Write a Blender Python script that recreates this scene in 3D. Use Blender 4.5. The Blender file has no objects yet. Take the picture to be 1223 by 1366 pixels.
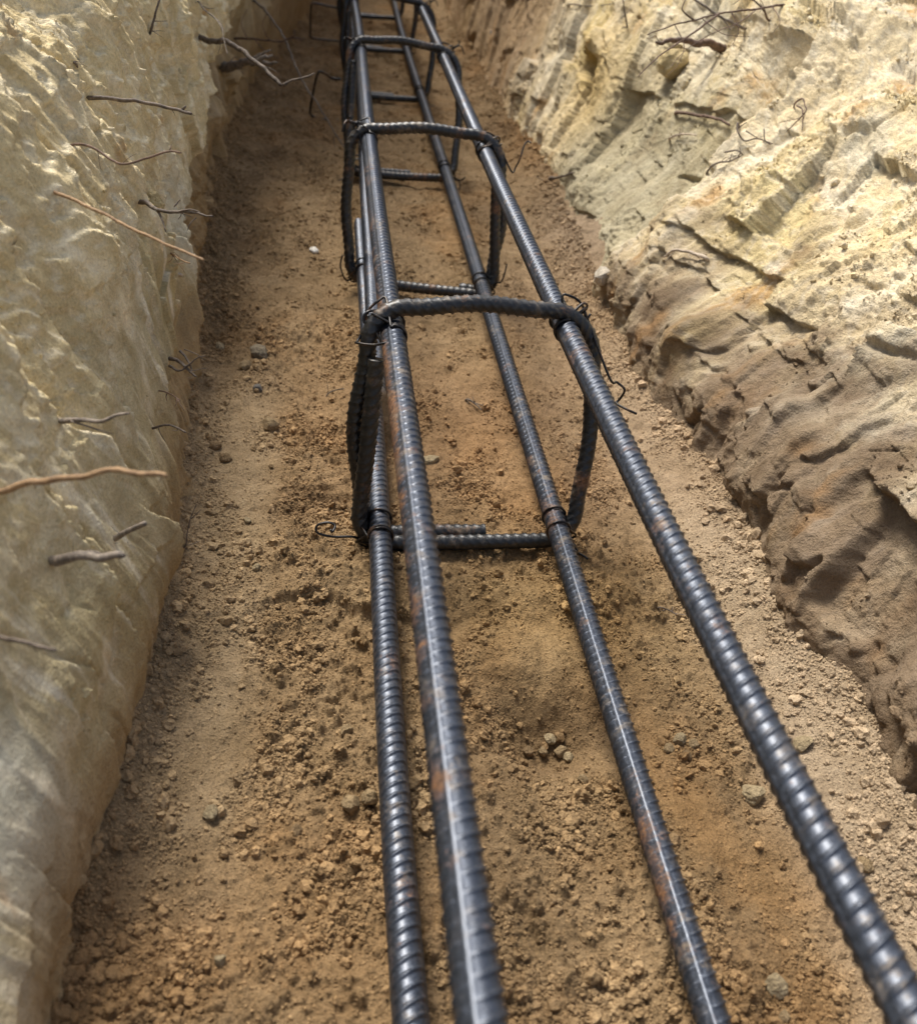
import bpy, math, random
import numpy as np
from mathutils import Vector, Matrix

rng = np.random.default_rng(11)
random.seed(5)
scene = bpy.context.scene
COL = scene.collection

# ------------------------------------------------------------------ camera calibration
W, H = 1223.0, 1366.0
CAM = np.array([-0.1143, -0.5363, 0.4058])
PITCH, YAW, ROLL, FPX = 0.6278, 0.194, 0.1388, 1228.36


def cam_axes():
    f = np.array([math.sin(YAW) * math.cos(PITCH), math.cos(YAW) * math.cos(PITCH), -math.sin(PITCH)])
    r = np.array([math.cos(YAW), -math.sin(YAW), 0.0])
    u = np.cross(r, f)
    c, s = math.cos(ROLL), math.sin(ROLL)
    return np.array([c * r + s * u, -s * r + c * u, f])


AX = cam_axes()


def ray(px, py):
    return np.array([(px - W / 2) / FPX, (H / 2 - py) / FPX, 1.0]) @ AX


def hit(px, py, ax, val):
    d = ray(px, py)
    return CAM + d * (val - CAM[ax]) / d[ax]


def depth_of(p):
    return float((np.asarray(p) - CAM) @ AX[2])


FZ = -0.027


def fl(px, py, z=FZ):
    return hit(px, py, 2, z)[:2]


# ------------------------------------------------------------------ noise
PERM = np.random.default_rng(3).permutation(256).astype(np.int64)
PERM = np.concatenate([PERM, PERM])
ANG = np.random.default_rng(4).uniform(0, 2 * np.pi, 256)
GX, GY = np.cos(ANG), np.sin(ANG)
RND = np.random.default_rng(5).random((256, 5))


def hsh(i, j, seed):
    return PERM[(PERM[(i + seed * 37) & 255] + j + seed * 11) & 255]


def perlin(x, y, seed=0):
    xi = np.floor(x).astype(np.int64)
    yi = np.floor(y).astype(np.int64)
    xf, yf = x - xi, y - yi
    u = xf * xf * xf * (xf * (xf * 6 - 15) + 10)
    v = yf * yf * yf * (yf * (yf * 6 - 15) + 10)

    def g(a, b):
        k = hsh(xi + a, yi + b, seed)
        return GX[k] * (xf - a) + GY[k] * (yf - b)
    n0 = g(0, 0) * (1 - u) + g(1, 0) * u
    n1 = g(0, 1) * (1 - u) + g(1, 1) * u
    return (n0 * (1 - v) + n1 * v) * 1.45


def fbm(x, y, seed=0, octv=5, gain=0.5, ridge=False):
    a, f, s = 1.0, 1.0, 0.0
    tot = 0.0
    for o in range(octv):
        n = perlin(x * f + o * 7.3, y * f - o * 3.1, seed + o)
        if ridge:
            n = 1 - 2 * np.abs(n)
        s = s + a * n
        tot += a
        a *= gain
        f *= 2.03
    return s / tot


def worley(x, y, seed=0, jit=0.9):
    xi = np.floor(x).astype(np.int64)
    yi = np.floor(y).astype(np.int64)
    f1 = np.full(x.shape, 9.0)
    f2 = np.full(x.shape, 9.0)
    ident = np.zeros(x.shape, np.int64)
    dx1 = np.zeros(x.shape)
    dy1 = np.zeros(x.shape)
    for a in (-1, 0, 1):
        for b in (-1, 0, 1):
            k = hsh(xi + a, yi + b, seed)
            dx = x - (xi + a + 0.5 + (RND[k, 0] - .5) * jit)
            dy = y - (yi + b + 0.5 + (RND[k, 1] - .5) * jit)
            d = np.sqrt(dx * dx + dy * dy)
            m = d < f1
            f2 = np.where(m, f1, np.minimum(f2, d))
            ident = np.where(m, k, ident)
            dx1 = np.where(m, dx, dx1)
            dy1 = np.where(m, dy, dy1)
            f1 = np.where(m, d, f1)
    return f1, f2, ident, dx1, dy1


def facet(y, s, cy, cs, seed, amp, grad=.5, alpha=1.0, warp=.18):
    """lower envelope of tilted shallow bowls: planar cuts meeting in sharp ridges (result in units of amp)"""
    a = y / cy + warp * fbm(y / cy * 1.9, s / cs * 1.9, seed + 30, 3)
    b = s / cs + warp * fbm(y / cy * 1.9 + 5, s / cs * 1.9, seed + 40, 3)
    xi = np.floor(a).astype(np.int64)
    yi = np.floor(b).astype(np.int64)
    h = np.full(a.shape, 9.0)
    h2 = np.full(a.shape, 9.0)
    for i in (-1, 0, 1):
        for j in (-1, 0, 1):
            k = hsh(xi + i, yi + j, seed)
            dx = a - (xi + i + RND[k, 0])
            dy = b - (yi + j + RND[k, 1])
            v = RND[k, 2] * .55 + grad * ((RND[k, 3] - .5) * 2 * dx + (RND[k, 4] - .5) * 2 * dy) + alpha * (dx * dx + dy * dy)
            m = v < h
            h2 = np.where(m, h, np.minimum(h2, v))
            h = np.where(m, v, h)
    return amp * (h - .45), h2 - h


def clods(x, y, cell, seed, prob=0.6, rmin=0.2, rmax=0.5, wob=0.17):
    """height field of half-buried lumps, in metres"""
    X, Y = x / cell, y / cell
    X = X + wob * perlin(X * 2.7, Y * 2.7, seed + 50) + wob * .6 * perlin(X * 6.1, Y * 6.1, seed + 52)
    Y = Y + wob * perlin(X * 2.7, Y * 2.7, seed + 51) + wob * .6 * perlin(X * 6.1, Y * 6.1, seed + 53)
    xi = np.floor(X).astype(np.int64)
    yi = np.floor(Y).astype(np.int64)
    h = np.zeros(x.shape)
    for a in (-1, 0, 1):
        for b in (-1, 0, 1):
            k = hsh(xi + a, yi + b, seed)
            r = rmin + (rmax - rmin) * RND[k, 2] ** 2
            r = np.where(RND[k, 3] < prob, r, 0.0)
            dx = X - (xi + a + RND[k, 0])
            dy = Y - (yi + b + RND[k, 1])
            q = (1 + .35 * (RND[k, 4] - .5))
            d2 = dx * dx * q + dy * dy / q
            h = np.maximum(h, np.sqrt(np.maximum(r * r - d2, 0)) * (0.75 + .5 * RND[k, 4]))
    return h * cell * (1 + .35 * perlin(X * 9.3, Y * 9.3, seed + 55))


def sstep(a, b, x):
    t = np.clip((x - a) / (b - a), 0, 1)
    return t * t * (3 - 2 * t)


def blob(x, y, cx, cy, rx, ry):
    return np.exp(-((x - cx) / rx) ** 2 - ((y - cy) / ry) ** 2)


def mixc(c, col, m):
    m = np.clip(m, 0, 1)[..., None]
    return c * (1 - m) + np.array(col) * m


# ------------------------------------------------------------------ object helpers
def link(o, parent=None):
    COL.objects.link(o)
    if parent is not None:
        o.parent = parent
    return o


def tag(o, label=None, cat=None, group=None, kind=None):
    if label: o['label'] = label
    if cat: o['category'] = cat
    if group: o['group'] = group
    if kind: o['kind'] = kind
    return o


def empty(name, loc=(0, 0, 0)):
    o = bpy.data.objects.new(name, None)
    o.location = loc
    o.empty_display_size = .05
    return link(o)


def mesh_np(name, V, F, mat, parent=None, col=None, rust=None, smooth=True, tris=None):
    """V (n,3), F (m,4) quads, optional tris (k,3)"""
    me = bpy.data.meshes.new(name)
    V = np.ascontiguousarray(V, np.float32)
    F = np.ascontiguousarray(F, np.int32).reshape(-1, 4) if F is not None else np.zeros((0, 4), np.int32)
    T = np.ascontiguousarray(tris, np.int32).reshape(-1, 3) if tris is not None else np.zeros((0, 3), np.int32)
    me.vertices.add(len(V))
    me.vertices.foreach_set('co', V.ravel())
    nl = F.size + T.size
    me.loops.add(nl)
    me.loops.foreach_set('vertex_index', np.concatenate([F.ravel(), T.ravel()]))
    me.polygons.add(len(F) + len(T))
    st = np.concatenate([np.arange(len(F)) * 4, F.size + np.arange(len(T)) * 3]).astype(np.int32)
    me.polygons.foreach_set('loop_start', st)
    me.polygons.foreach_set('use_smooth', np.full(len(st), smooth))
    if col is not None:
        at = me.color_attributes.new('Soil', 'FLOAT_COLOR', 'POINT')
        c4 = np.ones((len(V), 4), np.float32)
        c4[:, :3] = np.clip(col, 0.01, 0.95)
        at.data.foreach_set('color', c4.ravel())
    if rust is not None:
        at = me.attributes.new('rust', 'FLOAT', 'POINT')
        at.data.foreach_set('value', np.ascontiguousarray(rust, np.float32))
    me.update(calc_edges=True)
    me.validate()
    me.materials.append(mat)
    o = bpy.data.objects.new(name, me)
    return link(o, parent)


def grid_faces(n, m, flip=False):
    i = np.arange(n - 1)[:, None] * m + np.arange(m - 1)[None, :]
    q = np.stack([i, i + 1, i + m + 1, i + m], -1).reshape(-1, 4)
    return q[:, ::-1] if flip else q


# ------------------------------------------------------------------ materials
def nt(name):
    m = bpy.data.materials.new(name)
    m.use_nodes = True
    t = m.node_tree
    return m, t, t.nodes, t.links, t.nodes['Principled BSDF']


def noise_node(n, l, src, scale, detail=5, rough=.6):
    a = n.new('ShaderNodeTexNoise')
    a.inputs['Scale'].default_value = scale
    a.inputs['Detail'].default_value = detail
    a.inputs['Roughness'].default_value = rough
    l.new(src, a.inputs['Vector'])
    return a


def ramp(n, l, src, stops):
    r = n.new('ShaderNodeValToRGB')
    e = r.color_ramp.elements
    while len(e) < len(stops): e.new(.5)
    for k, (p, c) in enumerate(stops):
        e[k].position = p
        e[k].color = (*c, 1) if len(c) == 3 else c
    l.new(src, r.inputs['Fac'])
    return r


def mixrgb(n, l, mode, fac, a, b):
    x = n.new('ShaderNodeMix')
    x.data_type = 'RGBA'
    x.blend_type = mode
    for i, v in ((0, fac), (6, a), (7, b)):
        if hasattr(v, 'is_linked') or hasattr(v, 'links'):
            l.new(v, x.inputs[i])
        else:
            x.inputs[i].default_value = v if i == 0 else ((*v, 1) if len(v) == 3 else v)
    return x.outputs[2]


def soil_mat(name, grain=1.0, contrast=0.35, bump=1.0, fine=1.0):
    m, t, n, l, b = nt(name)
    geo = n.new('ShaderNodeTexCoord')
    P = geo.outputs['Object']
    at = n.new('ShaderNodeVertexColor')
    at.layer_name = 'Soil'
    n1 = noise_node(n, l, P, 900 / grain, 3, .7)
    n2 = noise_node(n, l, P, 130 / grain, 6, .65)
    n3 = noise_node(n, l, P, 28, 5, .6)
    k = 1 - contrast
    r1 = ramp(n, l, n1.outputs['Fac'], [(.3, (k, k, k)), (.52, (1, 1, 1)), (.72, (1 + contrast, 1 + contrast, 1 + contrast * .9))])
    r2 = ramp(n, l, n2.outputs['Fac'], [(.32, (k + .1, k + .08, k + .05)), (.55, (1.03, 1.02, 1)), (.7, (1.12, 1.13, 1.14))])
    r3 = ramp(n, l, n3.outputs['Fac'], [(.35, (.86, .84, .8)), (.6, (1.06, 1.06, 1.06))])
    c = mixrgb(n, l, 'MULTIPLY', 1.0, at.outputs['Color'], r1.outputs['Color'])
    c = mixrgb(n, l, 'MULTIPLY', 1.0, c, r2.outputs['Color'])
    c = mixrgb(n, l, 'MULTIPLY', 1.0, c, r3.outputs['Color'])
    l.new(c, b.inputs['Base Color'])
    b.inputs['Roughness'].default_value = .93
    b.inputs['Specular IOR Level'].default_value = .22
    b1 = n.new('ShaderNodeBump')
    b1.inputs['Distance'].default_value = .0011 * bump * fine
    b1.inputs['Strength'].default_value = .9
    l.new(n1.outputs['Fac'], b1.inputs['Height'])
    b2 = n.new('ShaderNodeBump')
    b2.inputs['Distance'].default_value = .004 * bump
    b2.inputs['Strength'].default_value = .8
    l.new(n2.outputs['Fac'], b2.inputs['Height'])
    l.new(b1.outputs['Normal'], b2.inputs['Normal'])
    l.new(b2.outputs['Normal'], b.inputs['Normal'])
    return m


def steel_mat(name, base=(.052, .058, .068), rust_amt=0.0, coat=.2):
    m, t, n, l, b = nt(name)
    geo = n.new('ShaderNodeTexCoord')
    P = geo.outputs['Object']
    at = n.new('ShaderNodeAttribute')
    at.attribute_name = 'rust'
    n1 = noise_node(n, l, P, 55, 6, .65)
    n2 = noise_node(n, l, P, 420, 5, .7)
    add = n.new('ShaderNodeMath')
    add.operation = 'ADD'
    l.new(n1.outputs['Fac'], add.inputs[0])
    l.new(at.outputs['Fac'], add.inputs[1])
    a2 = n.new('ShaderNodeMath')
    a2.operation = 'MULTIPLY_ADD'
    l.new(n2.outputs['Fac'], a2.inputs[0])
    a2.inputs[1].default_value = .35
    l.new(add.outputs[0], a2.inputs[2])
    mask = ramp(n, l, a2.outputs[0], [(.80 - rust_amt, (0, 0, 0)), (.98 - rust_amt, (1, 1, 1))])
    steel = ramp(n, l, n2.outputs['Fac'], [(.3, tuple(v * .6 for v in base)), (.6, base), (.75, tuple(v * 1.7 for v in base))])
    rust = ramp(n, l, n2.outputs['Fac'], [(.3, (.04, .022, .013)), (.52, (.13, .062, .028)), (.7, (.25, .125, .055))])
    c = mixrgb(n, l, 'MIX', mask.outputs['Color'], steel.outputs['Color'], rust.outputs['Color'])
    n4 = noise_node(n, l, P, 90, 8, .75)
    n5 = noise_node(n, l, P, 14, 3, .5)
    dm = n.new('ShaderNodeMath')
    dm.operation = 'MULTIPLY'
    d1 = ramp(n, l, n4.outputs['Fac'], [(.53, (0, 0, 0)), (.66, (1, 1, 1))])
    d2 = ramp(n, l, n5.outputs['Fac'], [(.38, (0, 0, 0)), (.58, (.8, .8, .8))])
    l.new(d1.outputs['Color'], dm.inputs[0])
    l.new(d2.outputs['Color'], dm.inputs[1])
    c = mixrgb(n, l, 'MIX', dm.outputs[0], c, (.20, .155, .105))
    mx = n.new('ShaderNodeMath')
    mx.operation = 'MAXIMUM'
    l.new(dm.outputs[0], mx.inputs[0])
    l.new(mask.outputs['Color'], mx.inputs[1])
    l.new(c, b.inputs['Base Color'])
    inv = n.new('ShaderNodeMath')
    inv.operation = 'MULTIPLY_ADD'
    l.new(mx.outputs[0], inv.inputs[0])
    inv.inputs[1].default_value = -.65
    inv.inputs[2].default_value = .7
    b.inputs['Coat Weight'].default_value = coat
    b.inputs['Coat Roughness'].default_value = .3
    b.inputs['Coat IOR'].default_value = 1.7
    l.new(inv.outputs[0], b.inputs['Metallic'])
    rr = ramp(n, l, n2.outputs['Fac'], [(.3, (.27, .27, .27)), (.7, (.54, .54, .54))])
    ro = mixrgb(n, l, 'MIX', mx.outputs[0], rr.outputs['Color'], (.85, .85, .85))
    l.new(ro, b.inputs['Roughness'])
    b1 = n.new('ShaderNodeBump')
    b1.inputs['Distance'].default_value = .0006
    b1.inputs['Strength'].default_value = .5
    l.new(n2.outputs['Fac'], b1.inputs['Height'])
    l.new(b1.outputs['Normal'], b.inputs['Normal'])
    return m


def bark_mat(name, dark, light):
    m, t, n, l, b = nt(name)
    P = n.new('ShaderNodeTexCoord').outputs['Object']
    n1 = noise_node(n, l, P, 260, 6, .7)
    n2 = noise_node(n, l, P, 45, 3, .5)
    r = ramp(n, l, n1.outputs['Fac'], [(.33, dark), (.62, light)])
    r2 = ramp(n, l, n2.outputs['Fac'], [(.3, (.65, .62, .6)), (.65, (1.1, 1.1, 1.1))])
    c = mixrgb(n, l, 'MULTIPLY', 1.0, r.outputs['Color'], r2.outputs['Color'])
    l.new(c, b.inputs['Base Color'])
    b.inputs['Roughness'].default_value = .75
    b1 = n.new('ShaderNodeBump')
    b1.inputs['Distance'].default_value = .0012
    b1.inputs['Strength'].default_value = .8
    l.new(n1.outputs['Fac'], b1.inputs['Height'])
    l.new(b1.outputs['Normal'], b.inputs['Normal'])
    return m


M_FLOOR = soil_mat('damp_sandy_soil', 1.3, .28, 1.0, 2.6)
M_LEFT = soil_mat('cut_clayey_sand', 1.6, .17, .8, 1.8)
M_RIGHT = soil_mat('cream_sandy_bank', 1.5, .2, 1.1, 2.0)
M_CLOD = soil_mat('soil_lump', 1.3, .24, .8, 2.0)
M_BAR = steel_mat('mill_scale_steel', (.062, .074, .098))
M_STIR = steel_mat('bent_bar_steel', (.042, .044, .046), .02, .15)
M_CUT = steel_mat('sawn_steel', (.5, .5, .5), -.4)
M_WIRE = steel_mat('annealed_wire', (.020, .019, .020), 0.04)
M_RUSTWIRE = steel_mat('rusty_wire', (.03, .026, .024), .22)
B_DARK = bark_mat('dark_root_bark', (.045, .034, .027), (.19, .15, .115))
B_GREY = bark_mat('grey_root_bark', (.09, .075, .06), (.30, .25, .20))
B_TAN = bark_mat('tan_root_bark', (.19, .115, .06), (.42, .27, .14))
B_RED = bark_mat('reddish_root_bark', (.07, .045, .032), (.20, .125, .085))
B_PALE = bark_mat('pale_root_bark', (.34, .27, .19), (.62, .52, .40))


# ------------------------------------------------------------------ rows along the trench
def yrows(k, y0=-.62, y1=2.7):
    ys = [y0]
    while ys[-1] < y1:
        d = math.hypot(ys[-1] + .536, .40)
        ys.append(ys[-1] + k * d)
    pre = list(np.linspace(-3.0, y0, 26)[:-1])
    post = list(np.geomspace(.03, 12, 70) + ys[-1])
    return np.array(pre + ys + post)


# ------------------------------------------------------------------ trench floor
FOOT_L = ([-1, -.27, -.207, -.09, .03, .19, .43, .81, 1.23, 1.6, 1.96, 2.5, 4], [-.22, -.214, -.207, -.2046, -.21, -.223, -.243, -.262, -.255, -.225, -.185, -.13, -.11])
FOOT_R = ([-1, -.27, -.17, -.11, .06, .134, .24, .5, .755, 1.14, 1.76, 4], [.214, .216, .224, .209, .219, .214, .198, .208, .220, .230, .235, .235])


def floor_height(x, y):
    z = FZ + .006 * fbm(x * 5, y * 3.2, 1, 4) + .006 * fbm(x * 19, y * 15, 5, 4) + .004 * fbm(x * 45, y * 36, 15, 4) + facet(x, y, .09, .11, 17, .006, .5, .8)[0]
    rough = np.clip(.85 + 1.5 * fbm(x * 7 + 3, y * 5, 9, 4), .12, 1.7)
    ls = sstep(-.13, -.165, x) * sstep(.35, .15, y) * sstep(-.35, -.15, y)
    rs = sstep(.135, .185, x + .02 * perlin(y * 9, y * 0 + 2, 3)) * sstep(.42, .25, y)
    ox, oy = fl(945, 1110)
    osm = blob(x - .25 * (y - oy) * -1, y, ox, oy, .028, .10)
    rough = rough * (1 - .75 * ls) * (1 - .7 * rs) * (1 - .85 * osm)
    rough = rough * (1 - .55 * sstep(0.02, .12, y) * sstep(1.6, .8, y) * sstep(-.1, -.04, x))
    rough = rough + .5 * blob(x, y, -.07, -.14, .06, .14) + .5 * blob(x, y, .08, -.03, .08, .05)
    # fillets against the banks
    fL, fR = np.interp(y, *FOOT_L), np.interp(y, *FOOT_R)
    z = z + .018 * sstep(.03, -.012, x - fL) ** 1.5 + .022 * sstep(.06, -.012, fR - x) ** 1.5 + .004 * rs
    # broken edge in front of the first stirrup, hollow with round lumps behind it
    px_, py_ = fl(455, 815)
    edge = y - (py_ + .012 * np.sin(x * 42) + .010 * perlin(x * 30, x * 0 + 4, 8))
    wl = blob(x, y, px_ + .02, py_, .07, .06)
    z = z + wl * (.011 * sstep(-.004, .003, edge) - .004)
    hx, hy = fl(725, 975)
    z = z - .026 * blob(x, y, hx, hy, .030, .026) + .012 * blob(x, y, hx - .01, hy + .055, .055, .03)
    z = z - .010 * blob(x, y, .085, -.16, .03, .02)
    z = z + .004 * blob(x, y, 0.02, .02, .12, .03) + .012 * blob(x, y + .02 * np.sin(x * 30), 0.04, -.045, .10, .018) + .010 * fbm(x * 11 + 5, y * 9, 19, 3) * blob(x, y, .0, -.08, .16, .2)
    # scuffed tread marks on the left
    tx, ty = fl(425, 665)
    rr = np.hypot((x - tx) * 1.0, (y - ty - .05) * 1.0)
    z = z + .0028 * blob(x, y, tx, ty, .035, .04) * np.sin(rr * 420 + 2 * perlin(x * 30, y * 30, 4))
    # rubble at foot of recess on the right
    rough = rough + .9 * blob(x, y, .25, .62, .07, .16)
    z = z + .042 * blob(x, y, .275, .60, .05, .10) + .02 * blob(x, y, .25, .95, .05, .2)
    mic = fbm(x * 70, y * 70, 31, 6, .66)
    c1 = clods(x, y, .020, 41, .42, .12, .46)
    c2 = clods(x, y, .0095, 43, .62, .15, .5)
    c3 = clods(x, y, .0046, 45, .75, .18, .5)
    c0 = clods(x, y, .034, 39, .30, .12, .42)
    z = z + np.clip(rough - .35, 0, 1) * .22 * c0 + np.clip(rough - .5, 0, 1.1) * .5 * c1 + np.clip(rough + .15, 0, 1.3) * (np.clip(rough - .15, 0, 1.2) * .75 * c2 + .8 * c3) + (.0014 + .0020 * rough) * mic
    return z, rough, ls, rs, osm


def floor_colour(X, Y, ls, rs, osm):
    c = np.zeros(X.shape + (3,)) + np.array((.34, .250, .145))
    c = mixc(c, (.38, .245, .120), .8 * sstep(-.05, .5, fbm(X * 6, Y * 5, 60, 4)))
    c = mixc(c, (.40, .305, .185), .8 * sstep(.0, .5, fbm(X * 11, Y * 9, 66, 4)))
    c = mixc(c, (.23, .160, .092), .6 * sstep(.1, .5, fbm(X * 8 + 5, Y * 7, 71, 4)))
    c = mixc(c, (.40, .255, .135), .55 * blob(X, Y, .0, .18, .14, .16))
    c = mixc(c, (.45, .36, .235), .75 * ls)
    c = mixc(c, (.50, .42, .315), .85 * rs)
    c = mixc(c, (.42, .27, .125), .75 * osm * sstep(-.35, .2, fbm(X * 30, Y * 20, 75, 5)))
    c = mixc(c, (.42, .35, .27), .8 * blob(X, Y, .24, .6, .07, .2))
    c = mixc(c, (.44, .33, .215), .5 * sstep(.06, .14, X) * sstep(-.05, .1, Y) * sstep(.7, .4, Y))
    # yellower sand in front of the cage's first frame
    c = mixc(c, (.40, .285, .135), .6 * blob(X, Y, .06, -.07, .1, .07))
    return c * FLOOR_TONE


FLOOR_TONE = np.array((.79, .735, .675))


def build_floor():
    ys = yrows(.0021)
    xs = np.linspace(-.31, .34, 500)
    Y, X = np.meshgrid(ys, xs, indexing='ij')
    Z, rough, ls, rs, osm = floor_height(X, Y)
    c = floor_colour(X, Y, ls, rs, osm)
    V = np.stack([X, Y, Z], -1).reshape(-1, 3)
    o = mesh_np('ground', V, grid_faces(len(ys), len(xs)), M_FLOOR, None, c.reshape(-1, 3))
    tag(o, 'crumbly brown sandy trench floor under the steel cage', 'ground', None, 'structure')
    return o


# ------------------------------------------------------------------ banks
def profile(pts, ds, outer):
    p = np.array(pts, float)
    # smooth polyline by Catmull-Rom
    q = []
    for i in range(len(p) - 1):
        a, b, c_, d = p[max(i - 1, 0)], p[i], p[i + 1], p[min(i + 2, len(p) - 1)]
        for t in np.linspace(0, 1, 30, endpoint=False):
            q.append(.5 * (2 * b + (c_ - a) * t + (2 * a - 5 * b + 4 * c_ - d) * t * t + (3 * b - a - 3 * c_ + d) * t ** 3))
    q.append(p[-1])
    q = np.array(q)
    L = np.concatenate([[0], np.cumsum(np.hypot(*np.diff(q, axis=0).T))])
    s = np.arange(0, L[-1], ds)
    return s, np.stack([np.interp(s, L, q[:, 0]), np.interp(s, L, q[:, 1])], 1)


def resample(pts, n):
    q = []
    p = np.array(pts, float)
    for i in range(len(p) - 1):
        a, b, c_, d = p[max(i - 1, 0)], p[i], p[i + 1], p[min(i + 2, len(p) - 1)]
        for t in np.linspace(0, 1, 40, endpoint=False):
            q.append(.5 * (2 * b + (c_ - a) * t + (2 * a - 5 * b + 4 * c_ - d) * t * t + (3 * b - a - 3 * c_ + d) * t ** 3))
    q.append(p[-1])
    q = np.array(q)
    L = np.concatenate([[0], np.cumsum(np.hypot(*np.diff(q, axis=0).T))])
    s = np.linspace(0, L[-1], n)
    return np.stack([np.interp(s, L, q[:, 0]), np.interp(s, L, q[:, 1])], 1), L[-1]


def shingle(y, s, cy, cs, seed, amp, ty, ts, warp=.25):
    a = y / cy
    b = s / cs
    wy = warp * fbm(a * 1.7, b * 1.7, seed + 80, 4)
    ws = warp * fbm(a * 1.7 + 9, b * 1.7, seed + 90, 4)
    f1, f2, k, dy, ds = worley(a + wy, b + ws, seed)
    off = amp * (RND[k, 2] - .5) * 2 + ty * cy * dy * (.3 + RND[k, 3]) + ts * cs * ds * (RND[k, 4] - .5) * 2
    return off, f2 - f1, k


def soften(d, r):
    k = np.ones(2 * r + 1) / (2 * r + 1)
    for ax in (0, 1):
        for _ in range(2):
            pad = [(0, 0), (0, 0)]
            pad[ax] = (r, r)
            cs = np.cumsum(np.pad(np.pad(d, pad, 'edge'), [(1, 0) if a == ax else (0, 0) for a in (0, 1)]), axis=ax)
            w = 2 * r + 1
            d = (cs[w:] - cs[:-w]) / w if ax == 0 else (cs[:, w:] - cs[:, :-w]) / w
    return d


def scallop(y, s, cy, cs, seed, warp=.3):
    a, b = y / cy, s / cs
    f1, f2, k, dy, ds = worley(a + warp * fbm(a * 1.6, b * 1.6, seed + 30, 4), b + warp * fbm(a * 1.6 + 5, b * 1.6, seed + 40, 4), seed)
    return np.clip(f1, 0, .9) ** 2 * (.5 + RND[k, 3]) + .35 * dy * (RND[k, 4] - .3), f2 - f1


BANKS = []
OUT = np.geomspace(.02, 40, 26)


def build_bank(side, near, far, blend, mat, n, k_rows, disp, paint, label):
    ys = yrows(k_rows)
    A, LA = resample(near, n)
    B, LB = resample(far, n)
    Yc = ys[:, None]
    t = blend(Yc + .03 * perlin(np.linspace(0, 6, n)[None, :] + Yc * 0, Yc * 6, 77))
    X = A[None, :, 0] * (1 - t) + B[None, :, 0] * t
    Z = A[None, :, 1] * (1 - t) + B[None, :, 1] * t
    Y = np.repeat(Yc, n, 1)
    S = np.linspace(0, 1, n)[None, :] * (LA * (1 - t) + LB * t)
    tx = np.gradient(X, axis=1)
    tz = np.gradient(Z, axis=1)
    ln = np.hypot(tx, tz) + 1e-9
    nx, nz = -side * tz / ln, side * tx / ln          # side=+1: right bank, normal faces -x
    if True:
        nx, nz = (-tz / ln, tx / ln) if side > 0 else (tz / ln, -tx / ln)
    d, extra = disp(Y, S, X, Z)
    fm = (S > .05) & (S < .10)
    md = np.convolve(np.pad((d * fm).sum(1) / np.maximum(fm.sum(1), 1), 12, 'edge'), np.ones(25) / 25, 'valid')
    d = d - .9 * md[:, None] * sstep(.22, .10, S)
    tab = FOOT_R if side > 0 else FOOT_L
    if side < 0:
        fm = (S > .13) & (S < .24)
        m2 = np.convolve(np.pad((d * fm).sum(1) / np.maximum(fm.sum(1), 1), 15, 'edge'), np.ones(31) / 31, 'valid')
        d = d - (m2[:, None] - .008) * sstep(.07, .13, S) * .85
    x_at = np.interp(.055, np.linspace(0, LA, n), A[:, 0]) * (1 - t[:, :1]) + np.interp(.055, np.linspace(0, LB, n), B[:, 0]) * t[:, :1]
    X = X + (np.interp(ys, *tab)[:, None] - x_at) * sstep(.34, .10, S)
    X = X - side * .07 * sstep(1.3, 2.2, Y) * sstep(.08, .25, Z)  # far banks lean inward, shaped to darken the far trench
    Z = Z + np.clip(Z, 0, 1) * (1.5 if side > 0 else 2.6) * sstep(.9, 1.9, Y)  # extra bank height, mostly unseen, added to shade the far trench
    X = X + nx * d
    Z = Z + nz * d
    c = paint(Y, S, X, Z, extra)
    BANKS.append((np.stack([X, Y, Z], -1), c, extra, np.stack([nx, nz], -1), S))
    # outer ground reaching away from the trench
    xo = X[:, -1:] + side * OUT[None, :]
    zo = Z[:, -1:] + .03 * fbm(xo * 2, np.repeat(Yc, len(OUT), 1) * 2, 33, 4) * sstep(0, .3, OUT)[None, :]
    X = np.concatenate([X, xo], 1)
    Z = np.concatenate([Z, zo], 1)
    Y = np.concatenate([Y, np.repeat(Yc, len(OUT), 1)], 1)
    c = np.concatenate([c, np.repeat(c[:, -1:], len(OUT), 1)], 1)
    V = np.stack([X, Y, Z], -1).reshape(-1, 3)
    o = mesh_np('earth_bank', V, grid_faces(len(ys), n + len(OUT), side < 0), mat, None, c.reshape(-1, 3))
    tag(o, label, 'bank', None, 'structure')
    return o


# left: near vertical spade-cut face
L_NEAR = [(-.195, -.08), (-.207, -.03), (-.216, .03), (-.232, .09), (-.252, .16), (-.278, .23), (-.315, .29), (-.375, .335), (-.46, .365), (-.6, .385)]
L_FAR = [(-.235, -.08), (-.250, -.03), (-.262, .03), (-.270, .09), (-.276, .16), (-.285, .24), (-.305, .33), (-.345, .40), (-.42, .45), (-.56, .48)]


def terrace(n, k, sharp=.72):
    q = n * k
    f = np.floor(q)
    r = q - f
    return (f + sstep(sharp, 1.0, r)) / k, sstep(.55, sharp + .12, r) * (1 - sstep(sharp + .16, 1.0, r))


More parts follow.
